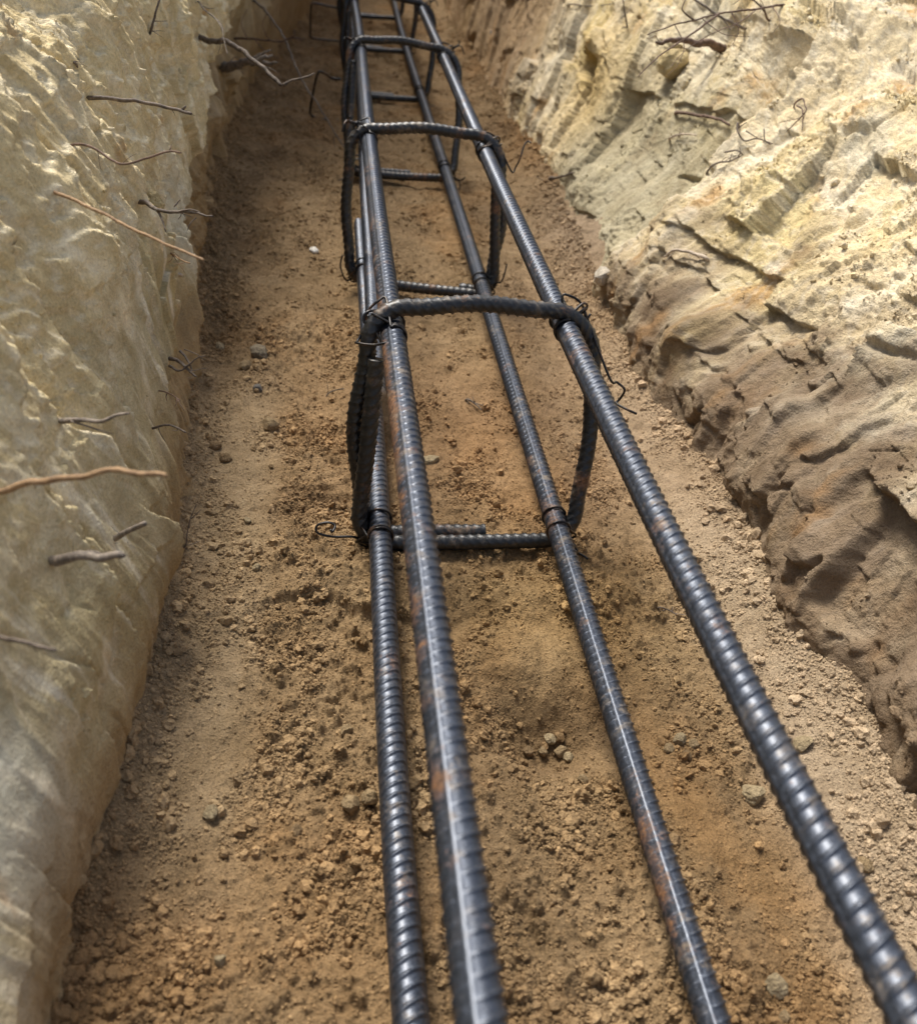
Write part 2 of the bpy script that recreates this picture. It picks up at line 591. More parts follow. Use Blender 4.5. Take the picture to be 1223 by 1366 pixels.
def left_disp(Y, S, X, Z):
    top = sstep(.16, .30, S + .05 * fbm(Y * 5, S * 4, 103, 3))
    f1, g1 = facet(Y + .10 * S, S - .15 * Y, .15, .34, 101, .017, .95, .25, .06)
    f2, g2 = facet(Y + .30 * S, S, .052, .13, 105, .0055, 1.0, .22, .08)
    f3, g3 = facet(Y + .40 * S, S - .3 * Y, .020, .045, 109, .0026, 1.0, .25, .10)
    a, ea, ka = shingle(Y + .15 * S, S, .11, .24, 107, .004, .045, .02, .16)
    t2, r2 = terrace(fbm(Y * 15 + S * 8, S * 13 - Y * 4, 117, 5, .55), 4)
    d = f1 + f2 + f3 * (.5 + top) + 1.3 * a + .017 * t2 * (.05 + .95 * top)
    # upright scrape marks of the spade
    t1, rr1 = terrace(fbm(Y * 15 + S * 2.6 - .5 * perlin(S * 9, Y * 4, 111), S * 1.6, 113, 4, .5), 4.0)
    near_calm = .35 + .65 * sstep(-.22, .06, Y)
    d = f1 * (1 - near_calm) + d * near_calm + .016 * t1 * (1 - .45 * top) * near_calm
    d = d + .034 * fbm(Y * 3.4 + 3, S * 4, 127, 3) * sstep(.85, 1.2, Y)
    scr = fbm(Y * 120 + S * 14, S * 5, 121, 4, .6)
    msk = sstep(-.15, .25, fbm(Y * 10, S * 6, 123, 3)) * (1 - .6 * top)
    d = d + .0021 * scr * msk
    d = d + top * .0022 * fbm((Y + .55 * S) * 60, (S - .4 * Y) * 16, 125, 5, .6, True)
    flake = sstep(.08, .32, fbm(Y * 16, S * 9, 141, 4)) * (.3 + .7 * top)
    d = d + flake * (.0018 * fbm(Y * 70, S * 70, 151, 5, .65) + .8 * clods(Y, S, .014, 155, .45, .1, .42) + .8 * clods(Y, S, .0065, 156, .55, .1, .45))
    d = d + .0004 * fbm(Y * 220, S * 220, 161, 3, .65)
    crk = sstep(.05, .0, g2) * sstep(.05, .3, fbm(Y * 12 + 3, S * 8, 163, 3))
    d = d - .0022 * crk
    r1 = sstep(.10, .0, g1) + .9 * rr1
    foot = sstep(.14, .06, S)
    d = d + foot * (.004 * fbm(Y * 30, S * 22, 165, 5, .6) + .5 * clods(Y, S, .009, 167, .45, .1, .42))
    # slabs that stand out to a broken edge
    zl = np.interp(Y, [.18, .235, .265, .29, .40, .55, .72, .9, 1.2], [-.5, -.03, .02, .075, .102, .122, .138, .15, .17]) + .012 * fbm(Y * 22, Y * 0 + 2, 171, 4)
    over = Z - zl
    d = d + .026 * sstep(-.003, .004, over) * sstep(-.12, .22, Y) * sstep(1.3, .95, Y)
    under = sstep(.004, -.004, over) * sstep(1.3, .95, Y)
    d = d + under * (.006 * fbm(Y * 25, S * 25, 168, 5, .6) + .5 * clods(Y, S, .014, 169, .5, .1, .42))
    e2 = Y - (.80 + .06 * perlin(S * 8, S * 0 + 3, 173) + .015 * perlin(S * 50, S * 0, 174))
    d = d + .030 * sstep(-.30, -.02, e2) * (1 - sstep(-.003, .008, e2)) * sstep(.08, .16, S)
    e3 = Y - (-.075 + .035 * perlin(S * 14, S * 0 + 7, 175) + .004 * perlin(S * 60, S * 0, 176) - .25 * (S - .10))
    d = d + .020 * np.clip((e3 + .26) / .26, 0, 1) * (1 - sstep(-.001, .003, e3)) * sstep(.05, .12, S)
    e4 = Y - (.06 + .03 * perlin(S * 14, S * 0 + 5, 177))
    d = d + .010 * sstep(-.10, -.01, e4) * (1 - sstep(-.001, .004, e4)) * sstep(.02, .06, S) * sstep(.16, .10, S)
    for q, (y0, sl_, dp, ln, s0, s1) in enumerate(((.17, -.35, .011, .12, .10, .40), (.52, -.2, .016, .16, .05, .5), (-.02, .3, .008, .07, .16, .42), (.25, .5, .008, .09, .17, .5), (.10, -.15, .007, .07, .20, .5), (.66, .25, .012, .12, .16, .6), (-.16, .1, .010, .08, .12, .5), (1.0, -.2, .02, .15, .1, .5))):
        ee = Y - (y0 + .03 * perlin(S * 12, S * 0 + q, 182 + q) + .012 * fbm(S * 55, S * 0 + q, 190 + q, 3) + sl_ * (S - .25))
        d = d + 1.5 * dp * np.clip((ee + ln * 2.0) / (ln * 2.0), 0, 1) * (1 - sstep(-.001, .003, ee)) * sstep(s0, s0 + .05, S) * sstep(s1, s1 - .06, S)
    e5 = Y - (1.25 + .06 * perlin(S * 8, S * 0 + 9, 179))
    d = d + .035 * sstep(-.35, -.02, e5) * (1 - sstep(-.004, .012, e5)) * sstep(.12, .2, S)
    return d, (np.clip(r1, 0, 1), r2, flake, top, under)


def left_paint(Y, S, X, Z, ex):
    r1, r2, flake, top, under = ex
    c = np.zeros(Y.shape + (3,)) + np.array((.42, .365, .235))
    c = mixc(c, (.47, .465, .40), .85 * sstep(-.05, .30, fbm(Y * 7 + 2 * S, S * 2.5 - Y, 201, 4)))
    c = mixc(c, (.37, .31, .165), .6 * sstep(.05, .45, fbm(Y * 9 + S * 5, S * 4, 205, 4)))
    c = mixc(c, (.64, .61, .51), .9 * sstep(.10, .36, fbm(Y * 46 + S * 12, S * 5 - Y * 3, 209, 5, .62)))
    c = mixc(c, (.27, .22, .13), .6 * sstep(.14, .40, fbm(Y * 52 + S * 11 + 9, S * 5 - Y * 3, 231, 5, .62)))
    c = mixc(c, (.66, .61, .49), .45 * r1 * sstep(-.1, .2, fbm(Y * 30, S * 20, 213, 3)))
    c = mixc(c, (.54, .455, .28), .75 * top)
    c = mixc(c, (.72, .68, .57), .5 * top * np.maximum(r2, sstep(.1, .4, fbm((Y + .6 * S) * 40, (S - .4 * Y) * 12, 217, 5, .6))))
    c = mixc(c, (.36, .21, .09), .6 * sstep(.36, .55, fbm(Y * 22, S * 16, 221, 4)))
    c = c * (1 + .10 * fbm(Y * 60, S * 25, 223, 4))[..., None]
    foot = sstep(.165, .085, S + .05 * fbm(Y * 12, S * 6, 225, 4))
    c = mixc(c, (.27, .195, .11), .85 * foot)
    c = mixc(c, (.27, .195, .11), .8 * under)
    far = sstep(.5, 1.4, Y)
    c = mixc(c, (.26, .20, .12), .7 * far * sstep(.34, .1, S))  # shade of the far end mixed into the soil colour
    return c * np.array((1.40, 1.36, 1.27))


# right: steep scalloped foot, broad sloping upper face
R_NEAR = [(.235, -.08), (.245, -.03), (.251, .02), (.258, .06), (.270, .105), (.296, .155), (.332, .205), (.374, .250), (.430, .290), (.50, .305), (.60, .298), (.74, .275)]
R_FAR = [(.225, -.08), (.240, -.03), (.253, .03), (.264, .08), (.274, .13), (.286, .18), (.303, .235), (.330, .285), (.375, .325), (.440, .345), (.54, .345), (.68, .33)]


def right_disp(Y, S, X, Z):
    low = sstep(.045, -.045, S - (.228 - .22 * (Y + .05)) + .05 * fbm(Y * 9, S * 7, 301, 4))
    low = low * (1 - .8 * sstep(.42, .5, Y))
    up = 1 - low
    f1, g1 = facet(Y - .30 * S, S + .2 * Y, .125, .135, 303, .040, .90, .30, .10)
    f2, g2 = facet(Y - .30 * S, S + .2 * Y, .050, .060, 307, .0140, 1.0, .24, .10)
    f3, g3 = facet(Y - .3 * S, S, .019, .022, 309, .0042, 1.0, .25, .12)
    l1, e1_ = facet(Y - .30 * S, S + .1 * Y, .090, .085, 312, .034, .85, .35, .12)
    l2, e2_ = facet(Y - .3 * S, S, .034, .034, 313, .0130, 1.0, .25, .10)
    t2, r2 = terrace(fbm((Y - .35 * S) * 14, (S + .3 * Y) * 10, 331, 5, .55), 4)
    t3, r3 = terrace(fbm((Y - .35 * S) * 36, (S + .3 * Y) * 26, 335, 5, .58), 3)
    calm = 1 - .65 * blob(Y, S, .66, .26, .17, .13) - .4 * sstep(1.1, 1.5, Y)
    d = ((f1 + f2) * up + f3) * calm + low * (soften(l1 + l2, 1) + .004 + .0020 * fbm(Y * 34, S * 34, 316, 5, .6) + .0016 * fbm(Y * 110, S * 110, 317, 4, .65)) + (.009 * t2 + .0035 * t3) * up * (1 - .5 * sstep(.4, .6, Y))
    d = d + up * .0026 * fbm((Y - .40 * S) * 44, (S + .4 * Y) * 13, 321, 5, .66, True) * 1.5 * calm
    d = d - .008 * low * sstep(.06, .12, S) * sstep(.0, .07, fbm(Y * 13 + 1, S * 11, 326, 4))
    d = d + .030 * fbm(Y * 3.2, S * 4, 327, 3) * sstep(.95, 1.3, Y)
    flake = sstep(-.12, .25, fbm(Y * 12 + 4, S * 9, 341, 4))
    lump = .6 * clods(Y, S, .021, 355, .4, .1, .42) + .7 * clods(Y, S, .0085, 357, .55, .15, .48) + .9 * clods(Y, S, .0045, 358, .6, .15, .48)
    d = d + flake * ((.0036 * fbm(Y * 60, S * 60, 351, 5, .68)) + lump * (.55 + .45 * up))
    d = d + .0005 * fbm(Y * 220, S * 220, 361, 3, .65) + .0009 * fbm(Y * 90 + 60 * S, S * 14, 362, 3) * (1 - flake)
    crack = sstep(.05, .0, g1) * sstep(-.1, .2, fbm(Y * 9, S * 9, 365, 2)) + .6 * sstep(.04, .0, g2) * sstep(.1, .3, fbm(Y * 14, S * 9, 366, 2))
    d = d - .007 * crack
    ea = r2
    eb = g2
    # near buttress ends at y .46, the face beyond is set back and comes forward again
    e1 = Y + .035 * fbm(S * 9, Y * 9, 371, 3) - .25 * np.clip(S - .19, 0, .3)
    d = d + .010 * sstep(.22, .40, e1) * (1 - sstep(.450, .462, e1)) * sstep(.05, .12, S)
    d = d - .040 * sstep(.450, .466, e1) * (1 - sstep(.66, .95, e1)) * sstep(.03, .10, S) * sstep(.46, .36, S)
    d = d + .020 * blob(Y, S, 1.10, .22, .16, .08)
    # a burrow-like hole
    d = d - .20 * np.exp(-(((Y - .985 - .4 * (S - .23)) / .036) ** 2 + ((S - .232 + .25 * (Y - .985)) / .017) ** 2) ** 4) + .012 * blob(Y, S, 1.0, .268, .07, .02)
    return d, (low, ea, eb, flake)


def right_paint(Y, S, X, Z, ex):
    low, ea, eb, flake = ex
    c = np.zeros(Y.shape + (3,)) + np.array((.66, .555, .36))
    c = mixc(c, (.72, .65, .50), .65 * sstep(-.05, .35, fbm((Y - .35 * S) * 16, (S + .4 * Y) * 6, 401, 5)))
    c = mixc(c, (.56, .46, .23), .8 * sstep(.0, .4, fbm(Y * 5, S * 6, 405, 4)))
    c = mixc(c, (.50, .30, .11), .75 * sstep(.18, .45, fbm((Y - .35 * S) * 14 + 7, (S + .4 * Y) * 8, 409, 4)))
    c = mixc(c, (.78, .72, .58), .6 * sstep(.2, .45, fbm(Y * 22, S * 18, 413, 5)))
    c = mixc(c, (.80, .75, .62), .35 * ea)
    c = mixc(c, (.56, .53, .43), .6 * sstep(.1, .35, fbm(Y * 6 + 9, S * 7, 415, 3)) * (1 - flake))
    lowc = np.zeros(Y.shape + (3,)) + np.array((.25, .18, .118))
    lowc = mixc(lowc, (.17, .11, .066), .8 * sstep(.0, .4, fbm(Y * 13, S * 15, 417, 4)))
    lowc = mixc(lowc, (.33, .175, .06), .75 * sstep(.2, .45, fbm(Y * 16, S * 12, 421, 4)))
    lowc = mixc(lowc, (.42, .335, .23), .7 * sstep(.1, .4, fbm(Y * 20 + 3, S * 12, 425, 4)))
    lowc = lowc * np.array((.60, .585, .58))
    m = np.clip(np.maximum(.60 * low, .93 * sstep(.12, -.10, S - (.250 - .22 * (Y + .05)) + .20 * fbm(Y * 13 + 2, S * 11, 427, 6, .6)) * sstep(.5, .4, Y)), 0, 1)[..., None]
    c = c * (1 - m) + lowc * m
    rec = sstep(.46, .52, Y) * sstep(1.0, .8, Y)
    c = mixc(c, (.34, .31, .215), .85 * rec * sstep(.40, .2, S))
    ob = blob(Y, S, .95, .22, .12, .09)
    c = mixc(c, (.52, .37, .13), .7 * ob)
    c = mixc(c, (.30, .19, .10), .8 * sstep(1.05, 1.5, Y) * sstep(.42, .25, S))  # far-end gloom painted into the lower bank colour
    c = mixc(c, (.46, .33, .16), .8 * sstep(.56, .62, X))
    return c * np.array((1.14, 1.13, 1.12))


GROUND = build_floor()
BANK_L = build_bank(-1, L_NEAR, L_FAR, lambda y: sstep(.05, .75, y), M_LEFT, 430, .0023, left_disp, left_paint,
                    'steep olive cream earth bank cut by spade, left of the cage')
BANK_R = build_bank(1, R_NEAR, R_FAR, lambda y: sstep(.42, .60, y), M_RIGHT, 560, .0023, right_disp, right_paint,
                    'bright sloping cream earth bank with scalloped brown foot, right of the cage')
bpy.context.view_layer.update()
SURF = [GROUND, BANK_L, BANK_R]


def cast(px, py, objs=None):
    d = Vector(ray(px, py))
    best = None
    for o in objs or SURF:
        ok, loc, nor, _ = o.ray_cast(Vector(CAM), d.normalized())
        if ok:
            dd = (loc - Vector(CAM)).length
            if best is None or dd < best[0]:
                best = (dd, np.array(loc), np.array(nor))
    if best is None:
        p = hit(px, py, 2, FZ)
        return p, np.array((0, 0, 1.0))
    return best[1], best[2]


# ------------------------------------------------------------------ tubes
def catmull(P, n):
    P = np.array(P, float)
    out = []
    for i in range(len(P) - 1):
        a, b, c, d = P[max(i - 1, 0)], P[i], P[i + 1], P[min(i + 2, len(P) - 1)]
        for t in np.linspace(0, 1, n, endpoint=False):
            out.append(.5 * (2 * b + (c - a) * t + (2 * a - 5 * b + 4 * c - d) * t * t + (3 * b - a - 3 * c + d) * t ** 3))
    out.append(P[-1])
    return np.array(out)


def by_step(P, step):
    L = np.concatenate([[0], np.cumsum(np.linalg.norm(np.diff(P, axis=0), axis=1))])
    n = max(int(L[-1] / step), 3)
    s = np.linspace(0, L[-1], n)
    return np.stack([np.interp(s, L, P[:, i]) for i in range(3)], 1), s


def frames(P, ref=None):
    T = np.gradient(P, axis=0)
    T /= np.linalg.norm(T, axis=1)[:, None] + 1e-12
    if ref is not None:
        N = np.array(ref)[None] - (T @ np.array(ref))[:, None] * T
        N /= np.linalg.norm(N, axis=1)[:, None]
    else:
        a = np.array((0, 0, 1.0)) if abs(T[0, 2]) < .9 else np.array((1.0, 0, 0))
        v = a - (a @ T[0]) * T[0]
        N = np.zeros_like(P)
        for i in range(len(P)):
            v = v - (v @ T[i]) * T[i]
            v = v / (np.linalg.norm(v) + 1e-12)
            N[i] = v
    return T, N, np.cross(T, N)


def tube_geo(P, rad, m=8, ref=None, closed=False, ang0=0.0):
    n = len(P)
    T, N, B = frames(P, ref)
    th = np.linspace(0, 2 * np.pi, m, endpoint=False) + ang0
    R = np.broadcast_to(np.asarray(rad, float).reshape(n, -1) if np.ndim(rad) else np.full((n, 1), float(rad)), (n, m))
    V = P[:, None, :] + R[..., None] * (np.cos(th)[None, :, None] * N[:, None, :] + np.sin(th)[None, :, None] * B[:, None, :])
    i = np.arange(n - 1)[:, None] * m
    j = np.arange(m)[None, :]
    F = np.stack([i + j, i + (j + 1) % m, i + m + (j + 1) % m, i + m + j], -1).reshape(-1, 4)
    V = V.reshape(-1, 3)
    tris = np.zeros((0, 3), int)
    if closed:
        k = (n - 1) * m
        j = np.arange(m)
        F = np.concatenate([F, np.stack([k + j, k + (j + 1) % m, (j + 1) % m, j], -1)])
    else:
        V = np.concatenate([V, P[:1], P[-1:]])
        a, b = n * m, n * m + 1
        j = np.arange(m)
        k = (n - 1) * m
        tris = np.concatenate([np.stack([np.full(m, a), (j + 1) % m, j], -1), np.stack([np.full(m, b), k + j, k + (j + 1) % m], -1)])
    return V, F, tris


def rib_radius(s, m, r0, pitch, hr, rib_ang, ang0=0.0, slant=.55, herring=True, jit=None):
    th = (np.linspace(0, 2 * np.pi, m, endpoint=False) + ang0)[None, :] - rib_ang
    s = s[:, None]
    side = np.sign(np.sin(th))
    cres = np.clip(np.abs(np.sin(th)) * 1.5 - .25, 0, 1) ** .6
    ph = s / pitch + slant * np.cos(th) * (side if herring else 1) + np.where(side > 0, 0, .5)
    fr = np.abs(ph - np.round(ph))
    tr = np.exp(-(fr / .10) ** 2)
    lon = np.exp(-((1 - np.abs(np.cos(th))) / .0065) ** 1.0) 
    return r0 + hr * np.maximum(tr * cres, .70 * lon)


# ------------------------------------------------------------------ the cage
RB, RS = .0073, .0056
HW, HH, SP, TILT = .065, .1323, .4593, .0394
# pixel tracks of the four long bars
TRK = {
    ('l', 1): [(638, 1366), (619, 1180), (603, 1010), (583, 880), (565, 770), (550, 650), (537, 540), (523, 440), (508, 320), (494, 200), (484, 100), (478, 40), (474, 12)],
    ('r', 1): [(1205, 1340), (1140, 1210), (1060, 1062), (955, 850), (870, 665), (830, 590), (790, 515), (748, 430), (700, 315), (662, 232), (630, 165), (603, 105), (575, 40), (566, 18)],
    ('l', 0): [(548, 1366), (536, 1200), (525, 1040), (514, 850), (507, 720), (502, 610), (497, 530), (489, 420), (483, 330), (479, 270)],
    ('r', 0): [(948, 1366), (905, 1215), (868, 1095), (828, 960), (788, 850), (755, 745), (728, 655), (700, 560), (672, 475), (640, 370), (608, 270), (585, 200), (563, 130), (541, 60), (530, 20)],
}


def near_line(px, py, x0, z0):
    """point of the pixel's ray nearest to the line x=x0, z=z0"""
    d = ray(px, py)
    # minimise (cx+t dx-x0)^2+(cz+t dz-z0)^2
    t = -((CAM[0] - x0) * d[0] + (CAM[2] - z0) * d[2]) / (d[0] ** 2 + d[2] ** 2)
    return CAM + t * d


BAR = {}
for (sd, lv), tr in TRK.items():
    x0 = -HW if sd == 'l' else HW
    z0 = HH * lv
    P = np.array([near_line(a, b, x0, z0) for a, b in tr])
    o = np.argsort(P[:, 1])
    P = P[o]
    w = 1 / (.3 + np.abs(P[:, 1]))
    cx = np.polyfit(P[:, 1], P[:, 0], 4, w=w)
    cz = np.polyfit(P[:, 1], P[:, 2], 4, w=w)
    BAR[(sd, lv)] = (cx, cz, P[0, 1], P[-1, 1])


def bar_pt(key, y):
    cx, cz, a, b = BAR[key]
    y = np.asarray(y, float)
    yc = np.clip(y, a, b)
    dx, dz = np.polyval(np.polyder(cx), yc), np.polyval(np.polyder(cz), yc)
    dx = np.clip(dx, -.06, .06)
    dz = np.clip(dz, -.06, .06)
    far = np.clip(y - yc, -.5, .5)
    return np.stack([np.polyval(cx, yc) + dx * far, y, np.polyval(cz, yc) + dz * far], -1)


CAGE = empty('rebar_cage', (0, 0, 0))
tag(CAGE, 'long dark ribbed steel reinforcement cage lying along the trench floor, four bars tied into stirrups', 'rebar cage')


def long_bar(name, key, y0, y1, rib_ang, off=(0, 0), label=None, rustf=None, phase=0, m=44, herring=True, slant=.30):
    ys = np.concatenate([np.arange(y0, 1.2, .004), np.arange(max(1.2, y0), y1, .01)]) if y1 > 1.2 else np.arange(y0, y1, .004)
    P = bar_pt(key, ys)
    P[:, 0] += off[0] if np.isscalar(off[0]) else off[0](ys)
    P[:, 2] += off[1] if np.isscalar(off[1]) else off[1](ys)
    # fine steps near the camera, coarser beyond
    L = np.concatenate([[0], np.cumsum(np.linalg.norm(np.diff(P, axis=0), axis=1))])
    s = [0.0]
    while s[-1] < L[-1]:
        y = np.interp(s[-1], L, P[:, 1])
        s.append(s[-1] + (.004 if y < -.5 else .0006 if y < .7 else .0010 if y < 2.3 else .004))
    s = np.array(s[:-1] + [L[-1]])
    Q = np.stack([np.interp(s, L, P[:, i]) for i in range(3)], 1)
    R = rib_radius(s + phase, m, RB, .0066, .00120, rib_ang, 0, slant, herring)
    R = R * (1 + .015 * perlin(s * 30, s * 0 + phase, 7))[:, None]
    V, F, T = tube_geo(Q, R, m, (0, 0, 1))
    th = np.linspace(0, 2 * np.pi, m, endpoint=False)
    ru = np.zeros((len(Q), m))
    if rustf is not None:
        ru = rustf(Q[:, 1][:, None], th[None, :]) + ru
    ru = ru + (.10 * fbm(Q[:, 1] * 9 + phase * 20, Q[:, 1] * 0, 520, 4))[:, None] + .02
    ru = np.concatenate([ru.ravel(), [0, 0]])
    o = mesh_np(name, V, F, M_BAR, CAGE, None, ru, True, T)
    o.data.materials.append(M_CUT)
    nq = len(F)
    idx = np.zeros(nq + len(T), np.int32)
    idx[nq:] = 1
    o.data.polygons.foreach_set('material_index', idx)
    if label: o['label'] = label
    return o


def bump1(y, c, w):
    return np.exp(-((y - c) / w) ** 2)


# angle 0 is up, +90deg is N x T side; frame: N=up, B=T x N -> +x? (T=+y, N=+z => B=+x)
def bar_y(key, px, py):
    d = ray(px, py)
    d = d / np.linalg.norm(d)
    y = np.arange(-.5, 3.5, .002)
    v = bar_pt(key, y) - CAM
    return float(y[np.argmin(np.linalg.norm(np.cross(v, d), axis=1))])


YS1, YS2 = bar_y(('l', 1), 585, 1055), bar_y(('l', 1), 598, 1162)
rust_A = lambda y, t: .30 * bump1(np.cos(t + 1.75), 1, .55) * (bump1(y, -.10, .16) + .5 * bump1(y, .12, .2)) + .22 * bump1(y, YS1, .008) * bump1(np.cos(t + .9), 1, .2) + .22 * bump1(y, YS2, .009) * bump1(np.cos(t + .8), 1, .2)
rust_D = lambda y, t: .24 * bump1(y, -.285, .035) * bump1(np.cos(t + 1.2), 1, .5) + .12 * bump1(y, .02, .06)
rust_B = lambda y, t: .22 * bump1(y, .015, .01) + .05 * bump1(y, .1, .1)
rust_C = lambda y, t: .04 * bump1(y, .1, .2)
long_bar('longitudinal_bar', ('l', 1), -1.1, 4.2, -.42, rustf=rust_A, label='upper bar with rusty flank and bright rib', herring=True, slant=.65)
long_bar('longitudinal_bar', ('r', 1), -1.1, 4.2, -1.45, rustf=rust_B, phase=.31, slant=.60)
long_bar('longitudinal_bar', ('r', 0), -1.1, 4.2, -.35, rustf=rust_D, phase=.62, slant=.65)
Y_END = float(near_line(480, 298, -HW, 0)[1])
Y_LAP = float(near_line(497, 527, -HW, .012)[1])
long_bar('longitudinal_bar', ('l', 0), -1.1, Y_END, 1.45, rustf=rust_C, phase=.11, slant=.60)
long_bar('longitudinal_bar', ('l', 0), Y_LAP, 4.2, .5, (lambda y: .009 - .006 * sstep(Y_END - .02, Y_LAP, y), lambda y: .010 * sstep(1.2, Y_LAP, y) + .004), 'lapped lower bar with a shiny sawn end', phase=.47, slant=.3)

# stirrups: pixel of the crossing on each bar -> where along the bar each corner sits
CROSS = [
    {('l', 1): (521, 440), ('r', 1): (752, 432), ('l', 0): (506, 704), ('r', 0): (737, 700)},
    {('l', 1): (490, 184), ('r', 1): (649, 201), ('l', 0): (484, 357), ('r', 0): (638, 378)},
    {('l', 1): (479, 67), ('r', 1): (588, 77), ('l', 0): (472, 217), ('r', 0): (582, 227)},
    {('l', 1): (472, 3), ('r', 1): (565, 11), ('l', 0): (466, 115), ('r', 0): (558, 122)},
]


def y_on_bar(key, px, py):
    d = ray(px, py)
    best = None
    for y in np.arange(-.3, 3.5, .002):
        p = bar_pt(key, y)
        v = p - CAM
        dd = np.linalg.norm(np.cross(v, d / np.linalg.norm(d)))
        if best is None or dd < best[0]: best = (dd, y)
    return best[1]


def wire_tube(name, P, r, mat, parent, label=None, m=7, step=.0012):
    Q, s = by_step(np.array(P), step)
    V, F, T = tube_geo(Q, np.full((len(Q), 1), r), m)
    o = mesh_np(name, V, F, mat, parent, None, np.zeros(len(V)) + .05, True, T)
    if label: o['label'] = label
    return o


def tie(parent, bp, out, stir_dir, seed, tail=None, r=.00095):
    """soft wire tied round the bar on both sides of the stirrup, twisted tail"""
    rg = random.Random(seed)
    out = np.array(out) / np.linalg.norm(out)
    yv = np.array((0, 1.0, 0))
    sv = np.cross(yv, out)
    R1 = RB + r * 1.6
    pts = []
    g = .0078 + rg.uniform(0, .002)

    def circ(yo, a0, a1, n=26, rr=R1):
        for a in np.linspace(a0, a1, n):
            pts.append(bp + rr * (np.cos(a) * out + np.sin(a) * sv) + yv * (yo + rg.uniform(-.0003, .0003)))
    far_out = RB + 2 * RS + r * 1.3
    pts.append(bp + out * far_out - yv * .004 + sv * .004)
    circ(-g, .9, 2 * np.pi - .9)
    pts.append(bp + out * (far_out) * .98 - yv * .001 - sv * .005)
    pts.append(bp + out * far_out + yv * .003 + sv * .002)
    circ(g, 1.0, 2 * np.pi - .9)
    if rg.random() < .7:
        circ(g + .0026, -.9 + 2 * np.pi, .8 + 2 * np.pi, 6, far_out * .9)
        circ(-g - .0022, .8, 2 * np.pi - .8)
    tip = bp + out * far_out
    pts.append(tip)
    P = catmull(pts, 3)
    wire_tube('tie_wire', P, r, M_WIRE, parent)
    # twisted tail
    d = out + np.array((rg.uniform(-.5, .5), rg.uniform(-.9, .2), rg.uniform(-.5, .5)))
    d /= np.linalg.norm(d)
    e1 = np.cross(d, yv)
    e1 /= np.linalg.norm(e1)
    e2 = np.cross(d, e1)
    if tail is None:
        ln = rg.uniform(.008, .016)
        for ph in (0, np.pi):
            q = []
            for t in np.linspace(0, 1, 22):
                q.append(tip - out * .001 + d * ln * t + .0012 * (np.cos(t * 11 + ph) * e1 + np.sin(t * 11 + ph) * e2))
            end = q[-1] + d * .004 + e1 * .004 * math.cos(ph) + e2 * .003
            q.append(end)
            q.append(end + e1 * rg.uniform(.003, .009) * math.cos(ph) + np.array((0, -.003, -.003)))
            wire_tube('tie_wire_tail', catmull(q, 3), r, M_WIRE, parent)
    else:
        wire_tube('tie_wire_tail', catmull([tip - out * .002] + list(tail), 8), r, M_WIRE, parent)


def pix_at(px, py, dep):
    d = ray(px, py)
    return CAM + d * dep


STIR_Y = []
for k in range(9):
    if k < 4:
        STIR_Y.append({key: y_on_bar(key, *p) for key, p in CROSS[k].items()})
    else:
        STIR_Y.append({key: k * SP + TILT * key[1] + random.uniform(-.01, .01) for key in BAR})


